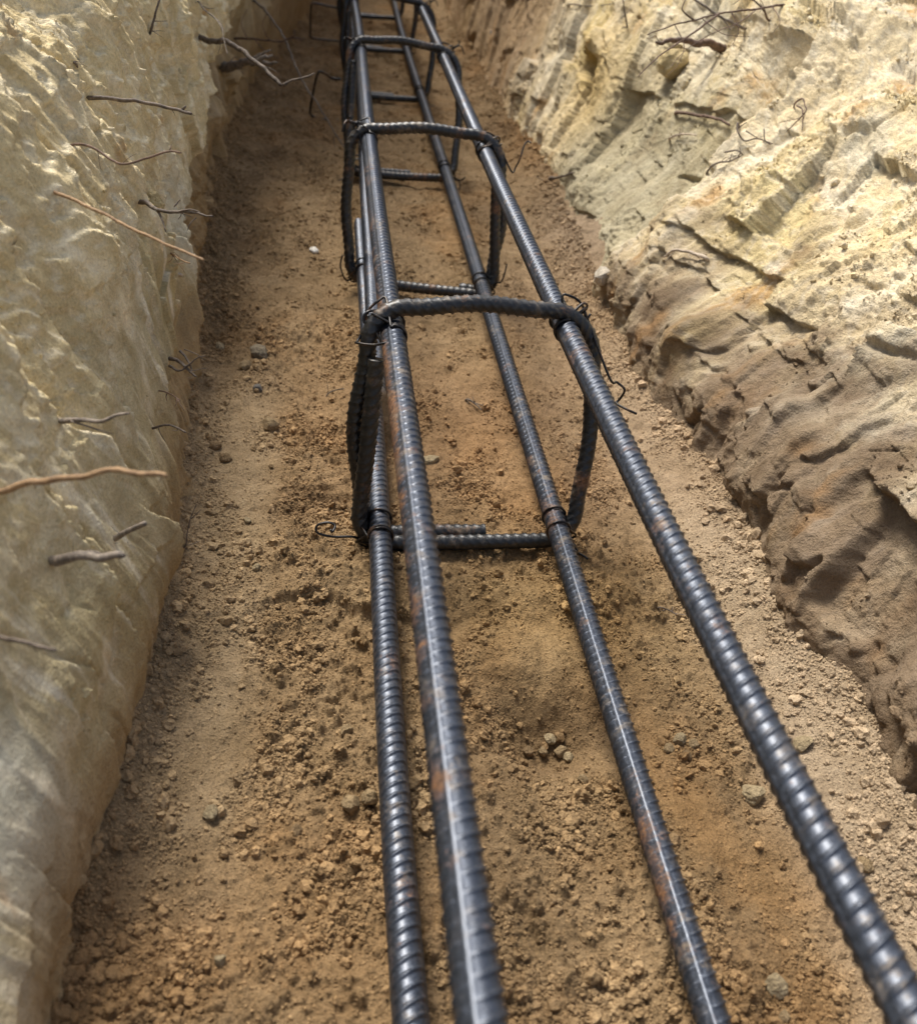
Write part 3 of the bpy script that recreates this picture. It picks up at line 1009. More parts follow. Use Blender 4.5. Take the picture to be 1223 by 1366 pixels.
def stirrup(k):
    yy = STIR_Y[k]
    C = {key: bar_pt(key, min(yy[key], 4.1)) for key in BAR}
    C0 = C
    if k == 1:                                            # this one is lapped on its right leg
        C = {(a, b): C[('l' if a == 'r' else 'r', b)] * np.array((-1, 1, 1)) for a, b in C}
    rg = random.Random(100 + k)
    e = RB + RS + .0003
    rad = [.024, .038, .024, .022] if k != 1 else [.034, .024, .022, .024]
    off = [e + .8 * ((r - (r - e) / 2 ** .5) - e) for r in rad]
    # outline corners (stirrup centre line), order: top left, top right, bottom right, bottom left
    tl = C[('l', 1)] + np.array((-off[0], 0, off[0]))
    tr = C[('r', 1)] + np.array((off[1] + .005, 0, off[1] * .60))
    br = C[('r', 0)] + np.array((off[2], 0, -off[2]))
    bl = C[('l', 0)] + np.array((-off[3], 0, -off[3]))
    cor = [tl, tr, br, bl]

    def corner(i, n=12):
        p, a, b = cor[i], cor[i - 1], cor[(i + 1) % 4]
        u = (a - p) / np.linalg.norm(a - p)
        v = (b - p) / np.linalg.norm(b - p)
        r = rad[i]
        ce = p + (u + v) * r
        out = []
        for q in np.linspace(0, np.pi / 2, n):
            out.append(ce - v * r * math.cos(q) - u * r * math.sin(q))
        return out                                   # runs from the side towards cor[i-1] to the side towards cor[i+1]

    def side(p, q, vec, n=7):
        return [p * (1 - t) + q * t + np.array(vec) * math.sin(math.pi * t) ** 2 for t in np.linspace(0, 1, n + 2)[1:-1]]
    lap = np.array((.0015, .0118, .0))
    c0, c1, c2, c3 = corner(0), corner(1), corner(2), corner(3)
    bq = .58 if k != 1 else .22
    b_end = bl * (1 - bq) + br * bq + lap
    rv = lambda: rg.uniform(-.0015, .0015)
    path = [b_end + np.array((0, 0, -off[3] * 0 + .0))] + side(b_end, c3[0] + lap, (0, 0, .0005), 5)
    path += [p + lap for p in c3]
    path += side(c3[-1] + lap, c0[0], (-.007, 0, 0), 7)
    path += c0 + side(c0[-1], c1[0], (rv(), rv(), .004), 9)
    path += c1 + side(c1[-1], c2[0], (.004, rv(), 0), 7)
    path += c2 + side(c2[-1], c3[0], (0, rv(), -.001), 9)
    path += c3
    tt = .94
    topend = c0[0] * tt + c3[-1] * (1 - tt) + np.array((.0055, -.0075, 0))
    path += side(c3[-1], topend, (.0005, -.001, 0), 7) + [topend]
    P = catmull(path, 6)
    if k == 1:
        P = P * np.array((-1, 1, 1))
    C = C0
    Q, s = by_step(P, .0007 if k < 3 else .0016 if k < 5 else .004)
    m = 20 if k < 3 else 12
    R = rib_radius(s, m, RS, .0070, .00115, .35 * math.pi, 0, .80, True)
    V, F, T = tube_geo(Q, R, m)
    ru = np.zeros((len(Q), m)) + (.16 * sstep(.1, .5, fbm(s * 22, s * 0 + k, 500 + k, 3)))[:, None] + .04
    st = mesh_np('stirrup', V, F, M_STIR, CAGE, None, np.concatenate([ru.ravel(), [0, 0]]), True, T)
    lab = ['nearest and largest stirrup, bowed top side with rust flecks', 'second stirrup from the camera', 'third stirrup from the camera']
    if k < 3: st['label'] = lab[k]
    if k < 5:
        for key in BAR:
            bp = C[key]
            out = np.array((-1.0 if key[0] == 'l' else 1.0, 0, 1.0 if key[1] else -1.0))
            tail = None
            dep = depth_of(bp)
            if k == 0 and key == ('r', 1):
                tail = [pix_at(a, b, dep * q) for a, b, q in ((812, 502, .99), (823, 510, 1.0), (833, 520, 1.0), (826, 533, 1.01), (822, 538, 1.01), (836, 546, 1.0), (849, 552, 1.0))]
            if k == 0 and key == ('l', 0):
                tail = [pix_at(a, b, dep * q) for a, b, q in ((470, 716, 1.0), (445, 716, .995), (424, 711, .99), (423, 701, .99), (437, 697, .99), (447, 701, .99), (443, 710, .985), (441, 706, .985))]
            if k == 0 and key == ('l', 1):
                out = np.array((-.9, 0, .5))
                tail = [pix_at(a, b, dep * q) for a, b, q in ((478, 453, .99), (476, 457, .975), (498, 460, .965), (520, 457, .96), (536, 465, .975))]
            if k == 1 and key == ('r', 1):
                tail = [pix_at(a, b, dep * q) for a, b, q in ((682, 228, 1.0), (688, 222, 1.0), (694, 210, .99), (699, 194, .99), (704, 188, .99), (708, 190, .985))]
            if k == 1 and key == ('r', 0):
                tail = [pix_at(a, b, dep * q) for a, b, q in ((662, 378, 1.0), (668, 376, .99), (672, 368, .985), (676, 352, .98))]
            if k == 1 and key == ('l', 0):
                tail = [pix_at(a, b, dep * q) for a, b, q in ((462, 374, 1.0), (456, 362, .99), (454, 352, .985), (457, 340, .98))]
            tie(st, bp, out, None, 1000 * k + hash(key[0]) % 1 + (5 if key[0] == 'l' else 9) * (3 + key[1]), tail)
    return st


for k in range(9):
    stirrup(k)

# ------------------------------------------------------------------ loose thin hoops beside the far part of the cage
def hoop(pts, label, lbl_cat='wire hoop'):
    P = [pix_at(a, b, d) for a, b, d in pts]
    Q = catmull(P, 8)
    o = wire_tube('bent_wire_hoop', Q, .0021, M_WIRE, None, None, 8, .003)
    tag(o, label, lbl_cat, 'loose thin wire hoops')


d0 = depth_of(cast(418, 152)[0]) * .985
hoop([(455, 105, d0 * .97), (443, 104, d0 * .97), (436, 99, d0 * .965), (428, 95, d0 * .96), (424, 97, d0 * .96), (420, 112, d0 * .97), (414, 145, d0 * .99), (416, 154, d0), (428, 158, d0), (452, 161, d0)],
     'thin dark wire hoop standing left of the cage, in front of the other hoop')
d1 = depth_of(cast(416, 50)[0]) * .985
hoop([(460, 12, d1 * .97), (440, 8, d1 * .965), (420, 4, d1 * .96), (415, 8, d1 * .96), (414, 40, d1 * .985), (415, 49, d1 * .995), (428, 52, d1), (456, 55, d1)],
     'thin dark wire hoop in the shade farthest down the trench')


# ------------------------------------------------------------------ roots
def root_geo(P3, r0, r1, seed, m=9):
    P = catmull(P3, 10)
    Q, s = by_step(P, max(r0 * .7, .0012))
    n = len(Q)
    t = np.linspace(0, 1, n)
    jit = np.stack([fbm(s * 60, s * 0 + seed + i, 600 + i, 3) for i in range(3)], 1) * r0 * .9
    Q = Q + jit * np.clip(t * 6, 0, 1)[:, None]
    R = (r0 + (r1 - r0) * t)[:, None] * (1 + .22 * fbm(s[:, None] * 130 + seed, np.linspace(0, 5, m)[None, :] + 0 * s[:, None], 610, 3))
    R[-1] *= .5
    return tube_geo(Q, R, m)


def join_geo(parts):
    V, F, T, o = [], [], [], 0
    for v, f, t in parts:
        V.append(v); F.append(f + o); T.append(t + o)
        o += len(v)
    return np.concatenate(V), np.concatenate(F), np.concatenate(T)


def root(label, mat, main, wpx, side=(), mode='f', group=None, cat='root', name='root'):
    """main: pixel points (px,py[,k]); wpx: thickness in photo pixels at both ends"""
    geos = []
    for i, (pts, w) in enumerate([(main, wpx)] + list(side)):
        a = pts[0]
        if i == 0:
            base, _ = cast(a[0], a[1])
            dep = depth_of(base)
        P3 = []
        for j, p in enumerate(pts):
            kk = p[2] if len(p) > 2 else 1.0
            if mode == 's':
                h, nn = cast(p[0], p[1])
                P3.append(h + nn * (kk - 1.0) + (CAM - h) / np.linalg.norm(CAM - h) * .0012)
            else:
                P3.append(pix_at(p[0], p[1], dep * kk))
        if i == 0:
            h, nn = cast(a[0], a[1])
            P3.insert(0, P3[0] - nn * .012 + (P3[0] - P3[1]) * .15)
        if i == 0: P_main = P3
        r0, r1 = .80 * w[0] / 2 / FPX * dep, .62 * w[1] / 2 / FPX * dep
        geos.append(root_geo(P3, r0, r1, i * 3.7 + main[0][0] * .01))
    rg = random.Random(int(main[0][0] * 31 + main[0][1]))
    Pm = np.array(P_main)
    for q in range(rg.choice((2, 3, 4)) if wpx[0] > 2.5 else 0):
        u = rg.uniform(.15, .95) * (len(Pm) - 1)
        a = int(u)
        p0 = Pm[a] + (Pm[min(a + 1, len(Pm) - 1)] - Pm[a]) * (u - a)
        dr = (Pm[min(a + 1, len(Pm) - 1)] - Pm[max(a - 1, 0)])
        dr = dr / (np.linalg.norm(dr) + 1e-9)
        v = np.array([rg.uniform(-1, 1) for _ in range(3)])
        ln = rg.uniform(8, 24) / FPX * dep
        pts = [p0]
        for w_ in range(4):
            v = v + np.array([rg.uniform(-.6, .6) for _ in range(3)]) + (0, 0, -.15)
            pts.append(pts[-1] + (dr * .5 + v / np.linalg.norm(v)) * ln / 4)
        rr = rg.uniform(.9, 1.5) / 2 / FPX * dep
        geos.append(root_geo(pts, rr, rr * .5, q + u, 6))
    V, F, T = join_geo(geos)
    c = V.mean(0)
    o = mesh_np(name, V - c, F, mat, None, None, None, True, T)
    o.location = c
    tag(o, label, cat, group)
    return o


# left bank
root('dark straight root with a forked black tip on the upper left bank', B_DARK, [(118, 130), (165, 132, .99), (215, 141, .98), (240, 146, .975), (257, 151, .97)], (8, 6), [([(243, 146, .975), (248, 141, .97)], (5, 4))])
root('thin wavy reddish root with a tiny upright twig on the left bank', B_RED, [(95, 193), (122, 196, .99), (150, 213, .985), (165, 219, .98), (195, 211, .975), (222, 202, .97), (242, 203, .965)], (5, 4), [([(226, 202, .97), (229, 192, .97)], (2.4, 1.5))])
root('longest straight tan root with an orange end slanting down the left bank', B_TAN, [(73, 256), (120, 276, .985), (165, 299, .97), (215, 323, .955), (273, 347, .94)], (6.5, 5.5))
root('short tan rootlet just under the long straight tan root', B_TAN, [(228, 338), (240, 345, .985), (254, 351, .975)], (4, 3))
root('frayed dark broken root below an earth lump on the left bank', B_DARK, [(188, 268), (208, 279, .985), (235, 282, .975), (262, 284, .97), (284, 288, .965)], (9, 4), [([(210, 280, .985), (217, 296, .98), (222, 310, .978)], (5, 2)), ([(236, 283, .975), (252, 279, .97), (268, 283, .968)], (4, 2)), ([(240, 266, .975), (232, 276, .975)], (2, 3)), ([(262, 290, .97), (254, 298, .97), (250, 307, .97)], (2, 1.4))])
root('thick dark curved root reaching from the left bank out over the trench', B_DARK, [(266, 50), (285, 54, .99), (303, 56, .98), (322, 67, .97), (342, 84, .96), (360, 99, .955), (378, 113, .95)], (10, 8), [([(378, 113, .95), (392, 106, .945), (410, 102, .94), (421, 97, .94)], (4.5, 2.5)), ([(378, 113, .95), (384, 110, .948)], (6, 5))])
root('long pale thread-like root crossing in front of the far cage', B_GREY, [(338, 0), (352, 12, .97), (365, 28, .95), (380, 52, .93), (393, 85, .91), (408, 115, .9), (425, 140, .89), (443, 172, .89), (467, 207, .89)], (4.5, 2.5))
root('thin brown root with a splayed tip above the far trench floor', B_RED, [(312, 50), (345, 52, .99), (372, 55, .98), (390, 50, .975), (405, 54, .97)], (4, 2.5), [([(386, 51, .975), (393, 46, .97), (392, 38, .97)], (2.5, 1.3)), ([(393, 50, .975), (408, 51, .97)], (2.5, 1.3)), ([(340, 52, .99), (352, 66, .98), (372, 78, .975)], (1.8, 1)), ([(360, 54, .985), (350, 34, .98), (356, 18, .975)], (1.8, 1)), ([(330, 51, .99), (322, 30, .985), (330, 12, .98)], (1.6, 1))])
root('thin drooping root hanging over the thick dark curved root', B_GREY, [(264, 2), (275, 15, .98), (288, 25, .97), (296, 38, .96), (299, 52, .955), (303, 72, .95)], (3.5, 1.8))
root('stubby torn beige root jutting over the shaded left floor', B_GREY, [(300, 88), (325, 84, .985), (345, 80, .975), (364, 72, .97)], (20, 6), [([(325, 84, .985), (345, 74, .98), (363, 66, .975)], (8, 3)), ([(345, 82, .98), (360, 84, .975), (371, 82, .97)], (8, 4))])
root('dark upright twig at the very top of the left bank', B_DARK, [(200, 44), (205, 25, .99), (213, 0, .985), (217, -15, .98)], (5, 3.5))
root('black strand standing in for the dark crack under the flake at upper left', B_DARK, [(100, 83), (112, 92, .995), (124, 106, .99)], (5, 4), mode='s')  # dark strand added in place of a dark crack in the bank
root('blurred near root with an orange tip crossing the left bank', B_TAN, [(-14, 660), (30, 645, .985), (70, 640, .975), (112, 636, .965), (146, 627, .955), (170, 630, .95), (200, 633, .945), (222, 634, .94)], (13, 11))
root('grey forked root sticking out of the left bank, higher than the blurred orange-tipped one', B_GREY, [(80, 561), (105, 561, .985), (135, 559, .975), (155, 555, .97), (173, 552, .965)], (12, 6), [([(95, 562, .985), (120, 570, .98), (150, 579, .975)], (4, 2))])
root('thick blurred grey root stub low on the left bank', B_GREY, [(68, 748), (90, 746, .985), (115, 739, .975), (135, 741, .97), (165, 743, .96)], (22, 15), [([(105, 741, .98), (122, 736, .975), (135, 740, .97)], (7, 5))])
root('small clean-cut grey root stub above the thick blurred one', B_GREY, [(152, 718), (170, 710, .985), (196, 696, .97)], (11, 11))
root('dark blurred root lowest on the left bank', B_DARK, [(-12, 848), (20, 853, .98), (50, 861, .97), (76, 868, .965)], (12, 8))
root('short dark root with a pale end at the foot of the left bank', B_DARK, [(203, 571), (222, 567, .99), (236, 570, .985), (249, 577, .98)], (5, 4))
root('torn dark fibrous root tuft at the foot of the left bank', B_DARK, [(226, 478), (242, 484, .99), (252, 492, .985), (262, 503, .98)], (9, 4), [([(240, 468, .99), (252, 484, .985), (258, 500, .98)], (5, 2)), ([(245, 492, .985), (262, 478, .98), (274, 474, .975)], (4, 1.6)), ([(226, 488, .99), (238, 494, .985), (246, 492, .98)], (5, 3)), ([(246, 466, .99), (262, 472, .98), (272, 480, .98)], (2, 1.2))])
root('black crooked twig leaning at the lower left floor edge', B_DARK, [(245, 730), (249, 712, .99), (255, 690, .985), (262, 672, .98)], (4, 2), [([(255, 692, .985), (268, 680, .98)], (2, 1.2))])
root('pale splintered root chip in the cleft of the left bank', B_PALE, [(240, 366), (250, 373, .99), (262, 371, .985), (272, 362, .98)], (6, 4), mode='s')
root('short thin root low in the cleft beside the torn fibrous tuft', B_RED, [(212, 521), (228, 526, .99), (241, 534, .985)], (3, 2.4))
# right bank
root('straight brown twig lying high on the right bank', B_RED, [(905, 152, 1.004), (938, 157, 1.005), (958, 162, 1.005), (972, 169, 1.003)], (6, 5), mode='s')
root('short bleached root lying below the straight brown twig', B_PALE, [(895, 186, 1.004), (907, 181, 1.005), (920, 182, 1.005), (932, 181, 1.003)], (4, 3), mode='s')
root('pale pink root emerging from a pocket in the right bank', B_PALE, [(942, 345, 1.0), (925, 342, 1.006), (905, 341, 1.008), (888, 347, 1.008)], (8, 4), mode='s')
root('small arched red root loop on the bright right bank', B_RED, [(1060, 142, 1.003), (1070, 139, 1.008), (1078, 148, 1.012), (1070, 160, 1.010), (1052, 173, 1.003)], (3, 2), [([(1070, 140, 1.008), (1071, 157, 1.01), (1071, 174, 1.004)], (3, 2))], mode='s')
root('black branched twig flat on the middle of the right bank', B_DARK, [(944, 229, 1.003), (960, 221, 1.005), (975, 216, 1.005), (990, 209, 1.003)], (4, 2.5), [([(966, 205, 1.004), (980, 206, 1.005), (992, 209, 1.003)], (3, 2)), ([(972, 218, 1.005), (978, 208, 1.005)], (2, 1.5))], mode='s')
root('spiky dark rootlet cluster right of the straight brown twig', B_DARK, [(986, 170, 1.01), (988, 180, 1.008), (993, 190, 1.003), (1010, 186, 1.004), (1030, 192, 1.003)], (3.5, 2), [([(1015, 178, 1.01), (1022, 188, 1.005), (1028, 192, 1.003)], (2.2, 2)), ([(1003, 180, 1.01), (1012, 187, 1.004)], (2, 1.5))], mode='s')
root('thick broken brown root end under the tangle on the right crest', B_RED, [(966, 66, 1.0), (945, 59, .985), (915, 54, .975), (890, 53, .97), (874, 59, .965)], (17, 7))
root('long thin brown root arching over the right crest tangle', B_RED, [(1045, 6), (1005, 12, .985), (960, 17, .98), (925, 26, .975), (895, 34, .97), (863, 46, .965)], (4, 2.4), [([(960, 17, .98), (940, 32, .975), (915, 50, .97), (880, 74, .965), (850, 102, .96)], (4, 2)), ([(925, 26, .975), (910, 12, .97), (917, -6, .97)], (3, 2)), ([(1010, 11, .985), (985, 30, .975), (950, 44, .97), (915, 66, .965), (893, 90, .96)], (2, 1.2)), ([(975, 15, .98), (985, 40, .975), (975, 62, .975)], (2, 1)), ([(935, 23, .977), (965, 45, .97), (1000, 48, .97)], (1.8, 1)), ([(900, 33, .97), (912, 60, .965), (905, 84, .965), (890, 100, .96)], (1.8, 1)), ([(1030, 8, .99), (1040, 28, .98), (1030, 44, .98)], (1.8, 1))])
root('pale bare root slanting down through the right crest tangle', B_GREY, [(994, 39), (970, 27, .985), (945, 12, .98), (920, -8, .975)], (6, 4), [([(962, 22, .983), (975, 40, .985)], (3, 2))])
root('thin reddish root curving upward at the right crest', B_RED, [(1026, 27), (1018, 12, .985), (1005, 0, .98), (985, -10, .975)], (4, 2.5))
root('thin twig standing upright on the right bank crest, left of the tangle', B_DARK, [(837, 36), (834, 18, .99), (831, -2, .985)], (3.4, 2.6))
root('dark curved root on the shaded far right bank', B_DARK, [(655, 42), (664, 56, .99), (680, 65, .985), (699, 74, .98)], (4.5, 3))
root('thin straight root lying across the far right crest', B_DARK, [(762, 7, 1.004), (790, 8, 1.005), (815, 7, 1.003)], (2.2, 1.6), mode='s')
root('dark twig embedded in the right foot rubble', B_DARK, [(733, 240, 1.002), (750, 238, 1.006), (768, 231, 1.004)], (6, 3), mode='s')
root('small black splinter on the floor between the bars', B_DARK, [(622, 534, 1.001), (632, 541, 1.003), (643, 549, 1.002)], (5, 2), [([(632, 541, 1.003), (645, 543, 1.002)], (2.4, 1.4))], mode='s', cat='twig', name='twig')
root('tiny dark twig on the floor right of the highest bar', B_DARK, [(878, 812, 1.001), (890, 817, 1.003), (903, 823, 1.002)], (4, 2), mode='s', cat='twig', name='twig')
root('short dark stick pressed into the left floor before the stirrup', B_DARK, [(436, 528, 1.001), (448, 524, 1.003), (460, 520, 1.001)], (3, 2), mode='s', cat='twig', name='twig')


# ------------------------------------------------------------------ lumps and pebbles
def ico(sub):
    t = (1 + 5 ** .5) / 2
    v = [(-1, t, 0), (1, t, 0), (-1, -t, 0), (1, -t, 0), (0, -1, t), (0, 1, t), (0, -1, -t), (0, 1, -t), (t, 0, -1), (t, 0, 1), (-t, 0, -1), (-t, 0, 1)]
    f = [(0, 11, 5), (0, 5, 1), (0, 1, 7), (0, 7, 10), (0, 10, 11), (1, 5, 9), (5, 11, 4), (11, 10, 2), (10, 7, 6), (7, 1, 8), (3, 9, 4), (3, 4, 2), (3, 2, 6), (3, 6, 8), (3, 8, 9), (4, 9, 5), (2, 4, 11), (6, 2, 10), (8, 6, 7), (9, 8, 1)]
    v = [np.array(p) / np.linalg.norm(p) for p in v]
    for _ in range(sub):
        cache, nf = {}, []

        def mid(a, b):
            k = (min(a, b), max(a, b))
            if k not in cache:
                q = v[a] + v[b]
                v.append(q / np.linalg.norm(q))
                cache[k] = len(v) - 1
            return cache[k]
        for a, b, c in f:
            x, y, z = mid(a, b), mid(b, c), mid(c, a)
            nf += [(a, x, z), (b, y, x), (c, z, y), (x, y, z)]
        f = nf
    return np.array(v), np.array(f)


ICO0, I1, I4 = ico(0), ico(1), ico(4)


def n3(V, f, seed):
    return (perlin(V[:, 0] * f + seed, V[:, 1] * f - seed, 1) + perlin(V[:, 1] * f + seed, V[:, 2] * f, 2) + perlin(V[:, 2] * f - seed, V[:, 0] * f, 3)) / 2


def clod(label, px, py, rpx, col, flat=.75, lump=.18, group=None, sink=.25, name='soil_clod', cat='soil clod', lift=0):
    p, nn = cast(px, py + rpx * .3)
    r = rpx / FPX * depth_of(p)
    V = I4[0].copy()
    sd = px * .013 + py * .007
    d = 1 + lump * n3(V, 1.3, sd) + lump * .6 * n3(V, 3.1, sd + 4) + lump * .3 * n3(V, 8, sd + 9) + lump * .14 * n3(V, 18, sd + 2)
    q, k = np.unique(np.round(V @ np.random.default_rng(int(px)).normal(size=(3, 3)), 0), axis=0, return_inverse=True) if False else (None, None)
    V = V * d[:, None]
    rg = np.random.default_rng(int(px * 7 + py))
    V = V * np.array((1 + .25 * (rg.random() - .5), 1 + .25 * (rg.random() - .5), flat))
    # a couple of broken flats
    for _ in range(9):
        a = rg.normal(size=3)
        a /= np.linalg.norm(a)
        lim = .60 + .24 * rg.random()
        e = V @ a - lim
        V = V - np.where(e > 0, e * .85, 0)[:, None] * a
    up = Vector(nn)
    if up.z < 0: up = Vector((0, 0, 1))
    Mx = np.array(up.to_track_quat('Z', 'Y').to_matrix())
    an = rg.random() * 6.28
    Rz = np.array([[math.cos(an), -math.sin(an), 0], [math.sin(an), math.cos(an), 0], [0, 0, 1]])
    V = (V * r) @ Rz.T @ Mx.T
    c = np.zeros((len(V), 3)) + np.array(col)
    c = c * (1 + .22 * n3(V / r, 2.5, sd + 7))[:, None]
    o = mesh_np(name, V, None, M_CLOD, None, c, None, True, I4[1])
    o.location = p + np.array(up) * r * flat * (1 - 2 * sink) * .8
    tag(o, label, cat, group)
    return o


TAN, PALE, BRN, ORG, GRY = (.27, .20, .115), (.33, .265, .165), (.21, .145, .08), (.28, .17, .075), (.25, .21, .15)
clod('broad pale clod half sunk between the bars behind the nearest stirrup', 572, 612, 14, PALE, .5, sink=.35)
clod('largest rounded clod of the pile beside the fibrous root tuft', 345, 470, 15, GRY, .7)
clod('flattened tan clod left of the largest one by the fibrous root tuft', 327, 487, 10, TAN, .6)
clod('small pale clod on the left floor edge near the cleft', 293, 461, 7, PALE, .8)
clod('dark grey pebble below the pile by the fibrous root tuft', 344, 518, 7, (.16, .15, .14), .8, .08, name='pebble', cat='pebble')
clod('knobbly clod with crumbs at its side left of the tread marks', 360, 565, 12, TAN, .7)
clod('brown clod at the left floor edge, nearer of a touching pair', 301, 611, 9, BRN, .75)
clod('brown clod at the left floor edge, farther of a touching pair', 286, 594, 9, BRN, .7)
clod('small pale clod left of the tread marks and the wire tail', 330, 694, 6, PALE, .8)
clod('small cream clod on the floor left of the cracked ledge', 344, 757, 6, PALE, .85)
clod('pale rounded clod on the smooth sand strip along the left bank', 281, 1083, 11, PALE, .85, sink=.15)
clod('pale egg-shaped clod nearest the bottom left of the trench floor', 292, 1280, 10, PALE, .95, sink=.15)
clod('large smooth brown clod tight against the lower left bar', 470, 1073, 15, TAN, .8)
clod('tan clod on the floor in a gap between the two left bars', 490, 1060, 13, TAN, .8)
clod('angular tan clod in the dark hollow left of the lower left bar', 462, 975, 10, TAN, .8)
clod('blunt brown clod in the rough patch of the left floor', 392, 1107, 11, BRN, .7)
for q, (a, b, r, cc, lb) in enumerate([
        (733, 984, 8, PALE, 'roundest pale clod topping the heap in the hollow'), (747, 1001, 9, TAN, 'large tan clod in the middle of the heap in the hollow'),
        (722, 1000, 8, TAN, 'tan clod at the left of the heap in the hollow'), (758, 1010, 8, PALE, 'pale clod at the right of the heap in the hollow'),
        (704, 1000, 7, BRN, 'brown clod outlying left of the heap in the hollow'), (776, 1038, 8, TAN, 'tan clod rolled out below the heap in the hollow')]):
    clod(lb, a, b, r, cc, .85, .14, 'clods heaped in the hollow', .2)
clod('pale round clod right of the lower right bar, largest of its cluster', 907, 985, 9, PALE, .9, .1, 'clods right of the lower right bar', .15)
clod('pale oval clod right beside the largest one near the lower right bar', 926, 991, 8, TAN, .8, .12, 'clods right of the lower right bar', .2)
clod('tan clod left of the largest one near the lower right bar', 892, 998, 8, TAN, .8, .12, 'clods right of the lower right bar', .25)
clod('tan clod in front of the largest one near the lower right bar', 915, 1007, 7, BRN, .8, .12, 'clods right of the lower right bar', .25)
clod('big cream clod beside the highest bar on the right floor', 1006, 1056, 16, PALE, .7, sink=.3)
clod('cream broken clod at the edge of the pale strip right of the highest bar', 1072, 990, 12, PALE, .7)
clod('orange-stained clod under the right bank near the highest bar', 1150, 1152, 12, TAN, .8)
clod('pale angular clod nearest the bottom between the two right bars', 1034, 1312, 16, PALE, .7)
clod('small tan clod near the bottom beside the pale angular clod', 1046, 1355, 9, TAN, .8)
clod('small white shell-like pebble on the far left floor', 419, 333, 7, (.85, .83, .78), .5, .06, None, .15, 'pebble', 'pebble')
clod('big knobbly clod caught under the roots on the right crest', 907, 84, 24, (.58, .47, .26), .9, .2, sink=.2)
clod('grey-white clod at the foot of the protruding right bank', 808, 365, 14, (.55, .5, .42), .8, .2)
clod('earth lump holding the frayed dark root on the left bank', 203, 265, 16, (.50, .41, .23), .7, .25, sink=.35)


# loose crumbs strewn on the floor: far too many to count
def crumbs(N=230000):
    r_ = np.random.default_rng(77)
    M = int(N * 2.6)
    ys = -.47 + 2.9 * r_.random(M) ** 1.75
    xs = np.interp(ys, *FOOT_L) - .01 + r_.random(M) * (np.interp(ys, *FOOT_R) - np.interp(ys, *FOOT_L) + .02)
    foot = np.minimum(xs - np.interp(ys, *FOOT_L), np.interp(ys, *FOOT_R) - xs)
    z, rough, ls, rs, osm = floor_height(xs, ys)
    clump = sstep(-.10, .28, fbm(xs * 20, ys * 16, 700, 4) + .7 * np.exp(-foot / .014) + .15 * fbm(xs * 60, ys * 60, 710, 3))
    keep = r_.random(M) < np.clip(rough, .45, 1.1) * (.26 + .74 * clump)
    xs, ys, z, clump = xs[keep][:N], ys[keep][:N], z[keep][:N], clump[keep][:N]
    n = len(xs)
    rad = np.clip(.00052 * r_.random(n) ** -.34, 0, .0034) * (.75 + .4 * clump) * (1 + .2 * np.exp(-foot[keep][:N] / .012))
    sel = rad > .0019
    o = np.argsort(sel)
    nb = int(sel.sum())
    xs, ys, z, rad = xs[o], ys[o], z[o], rad[o]
    colr = floor_colour(xs, ys, *[q[keep][:N][o] for q in (ls, rs, osm)]) * r_.uniform(.95, 1.45, (n, 1))
    P = np.stack([xs, ys, z + rad * .22], -1)
    o = scatter('soil_crumbs', P, rad, colr, r_, n - nb)
    tag(o, 'loose sandy crumbs strewn over the trench floor', 'crumbs', None, 'stuff')


def scatter(name, P, rad, colr, r_, split):
    n = len(P)
    Vs, Cs, Fs, base0 = [], [], [], 0
    for (v0, f0), a, b in ((ICO0, 0, split), (I1, split, n)):
        m, c = len(v0), b - a
        sq = r_.uniform(.62, 1.2, (c, 1, 3))
        V = v0[None] * sq * (1 + .30 * r_.uniform(-1, 1, (c, m, 1)))
        an = r_.uniform(0, 6.28, c)
        ca, sa = np.cos(an)[:, None], np.sin(an)[:, None]
        V = np.stack([V[..., 0] * ca - V[..., 1] * sa, V[..., 0] * sa + V[..., 1] * ca, V[..., 2]], -1)
        V = V * rad[a:b, None, None] + P[a:b, None, :]
        Vs.append(V.reshape(-1, 3))
        Cs.append(np.repeat(colr[a:b, None, :], m, 1).reshape(-1, 3))
        Fs.append((f0[None] + (np.arange(c) * m)[:, None, None]).reshape(-1, 3) + base0)
        base0 += m * c
    return mesh_np(name, np.concatenate(Vs), None, M_CLOD, None, np.concatenate(Cs), None, False, np.concatenate(Fs))


def bank_crumbs(bank, N, label, seed):
    P, c, ex, nn, S = bank
    r_ = np.random.default_rng(seed)
    ys = P[:, 0, 1]
    w = np.gradient(ys) * ((ys > -.35) & (ys < 1.5)) / (np.abs(ys + .4) + .35)
    i = r_.choice(len(ys), N * 4, p=w / w.sum())
    j = r_.integers(30, P.shape[1] - 1, N * 4)
    fl_ = np.clip(ex[3] if seed == 81 else ex[2] + ex[4] * .6, 0, 1)[i, j]
    Y, Sx = P[i, j, 1], S[i, j]
    keep = r_.random(N * 4) < fl_ * sstep(-.05, .3, fbm(Y * 24, Sx * 24, 720, 3)) * (.25 + .75 * sstep(.25, .8, np.abs(nn[i, j, 1])))
    i, j = i[keep][:N], j[keep][:N]
    n = len(i)
    rad = np.sort(np.clip(.0006 * r_.random(n) ** -.36, 0, .0045))
    nb = int((rad < .0019).sum())
    p = P[i, j] + np.stack([nn[i, j, 0], np.zeros(n), nn[i, j, 1]], -1) * (rad * .15)[:, None] + r_.uniform(-.0006, .0006, (n, 3))
    o = scatter('soil_crumbs', p, rad, c[i, j] * r_.uniform(.85, 1.2, (n, 1)), r_, nb)
    tag(o, label, 'crumbs', None, 'stuff')


crumbs()
bank_crumbs(BANKS[0], 26000, 'pale crumbs clinging to the broken ledges of the left bank', 80)
bank_crumbs(BANKS[1], 50000, 'cream crumbs clinging to the flaking face of the right bank', 81)

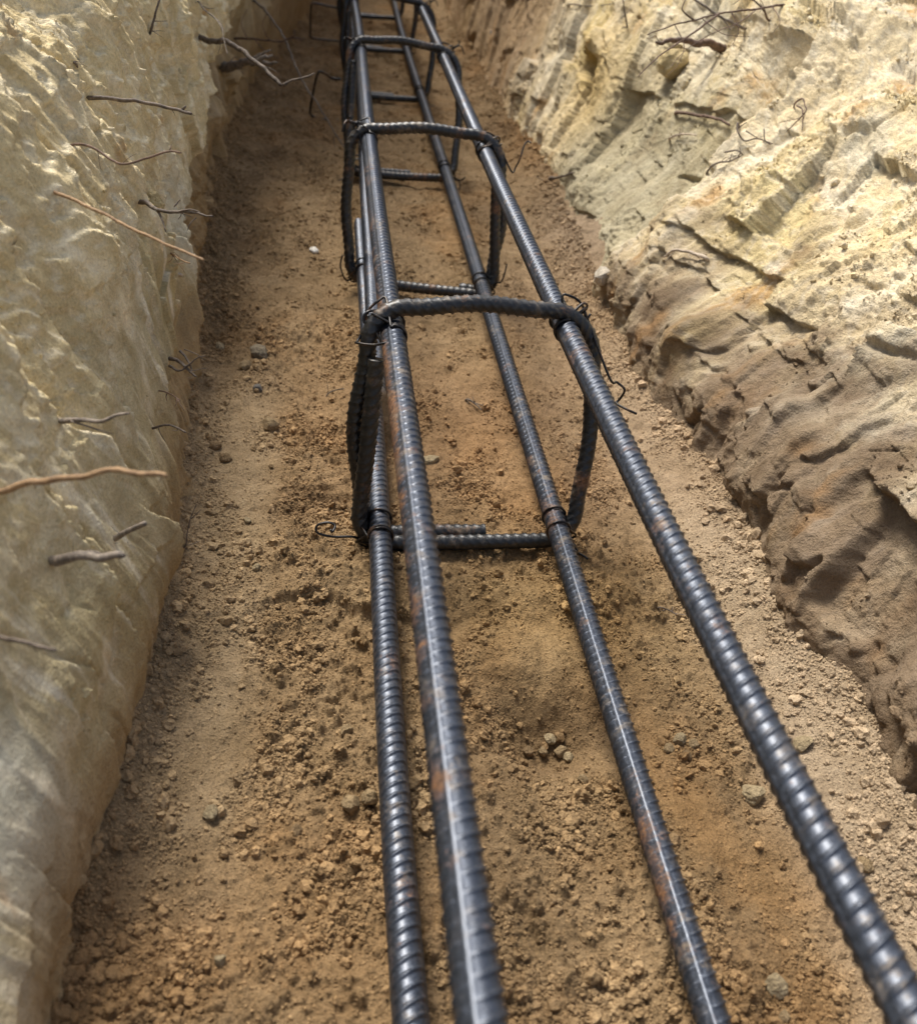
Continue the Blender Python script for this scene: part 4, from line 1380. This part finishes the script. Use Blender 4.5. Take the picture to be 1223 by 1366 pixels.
# ------------------------------------------------------------------ light
world = bpy.data.worlds.new('World')
scene.world = world
world.use_nodes = True
wn, wl = world.node_tree.nodes, world.node_tree.links
bg = wn['Background']
sky = wn.new('ShaderNodeTexSky')
sky.sky_type = 'NISHITA'
sky.sun_disc = False
SUN_EL, SUN_AZ = math.radians(57), math.radians(-27)      # azimuth measured from +y towards +x
sky.sun_elevation = SUN_EL
sky.sun_rotation = SUN_AZ
sky.air_density = 1.0
sky.dust_density = 4.0
hs = wn.new('ShaderNodeHueSaturation')
hs.inputs['Saturation'].default_value = .72
wl.new(sky.outputs['Color'], hs.inputs['Color'])
wl.new(hs.outputs['Color'], bg.inputs['Color'])
bg.inputs['Strength'].default_value = .086
sl = bpy.data.lights.new('sun', 'SUN')
sl.energy = 2.8
sl.angle = math.radians(19)
sl.color = (1.0, .95, .87)
so = bpy.data.objects.new('sun', sl)
link(so)
sd = Vector((math.sin(SUN_AZ) * math.cos(SUN_EL), math.cos(SUN_AZ) * math.cos(SUN_EL), math.sin(SUN_EL)))
so.rotation_euler = sd.to_track_quat('Z', 'Y').to_euler()
so.location = sd * 5

# ------------------------------------------------------------------ camera
cd = bpy.data.cameras.new('camera')
cam = bpy.data.objects.new('camera', cd)
link(cam)
Rm = Matrix(((AX[0][0], AX[1][0], -AX[2][0]), (AX[0][1], AX[1][1], -AX[2][1]), (AX[0][2], AX[1][2], -AX[2][2])))
cam.matrix_world = Matrix.Translation(Vector(CAM)) @ Rm.to_4x4()
cd.sensor_fit = 'HORIZONTAL'
cd.sensor_width = 36.0
cd.lens = 36.0 * FPX / W
cd.clip_start = .01
cd.clip_end = 300
cd.dof.use_dof = True
cd.dof.focus_distance = .66
cd.dof.aperture_fstop = 11.5
scene.camera = cam

scene.view_settings.view_transform = 'Standard'
scene.view_settings.look = 'None'
scene.view_settings.gamma = 1
scene.view_settings.exposure = 0.95
scene.render.engine = 'CYCLES'
scene.cycles.use_denoising = True
scene.cycles.denoising_prefilter = 'ACCURATE'
scene.cycles.max_bounces = 6
scene.cycles.diffuse_bounces = 3
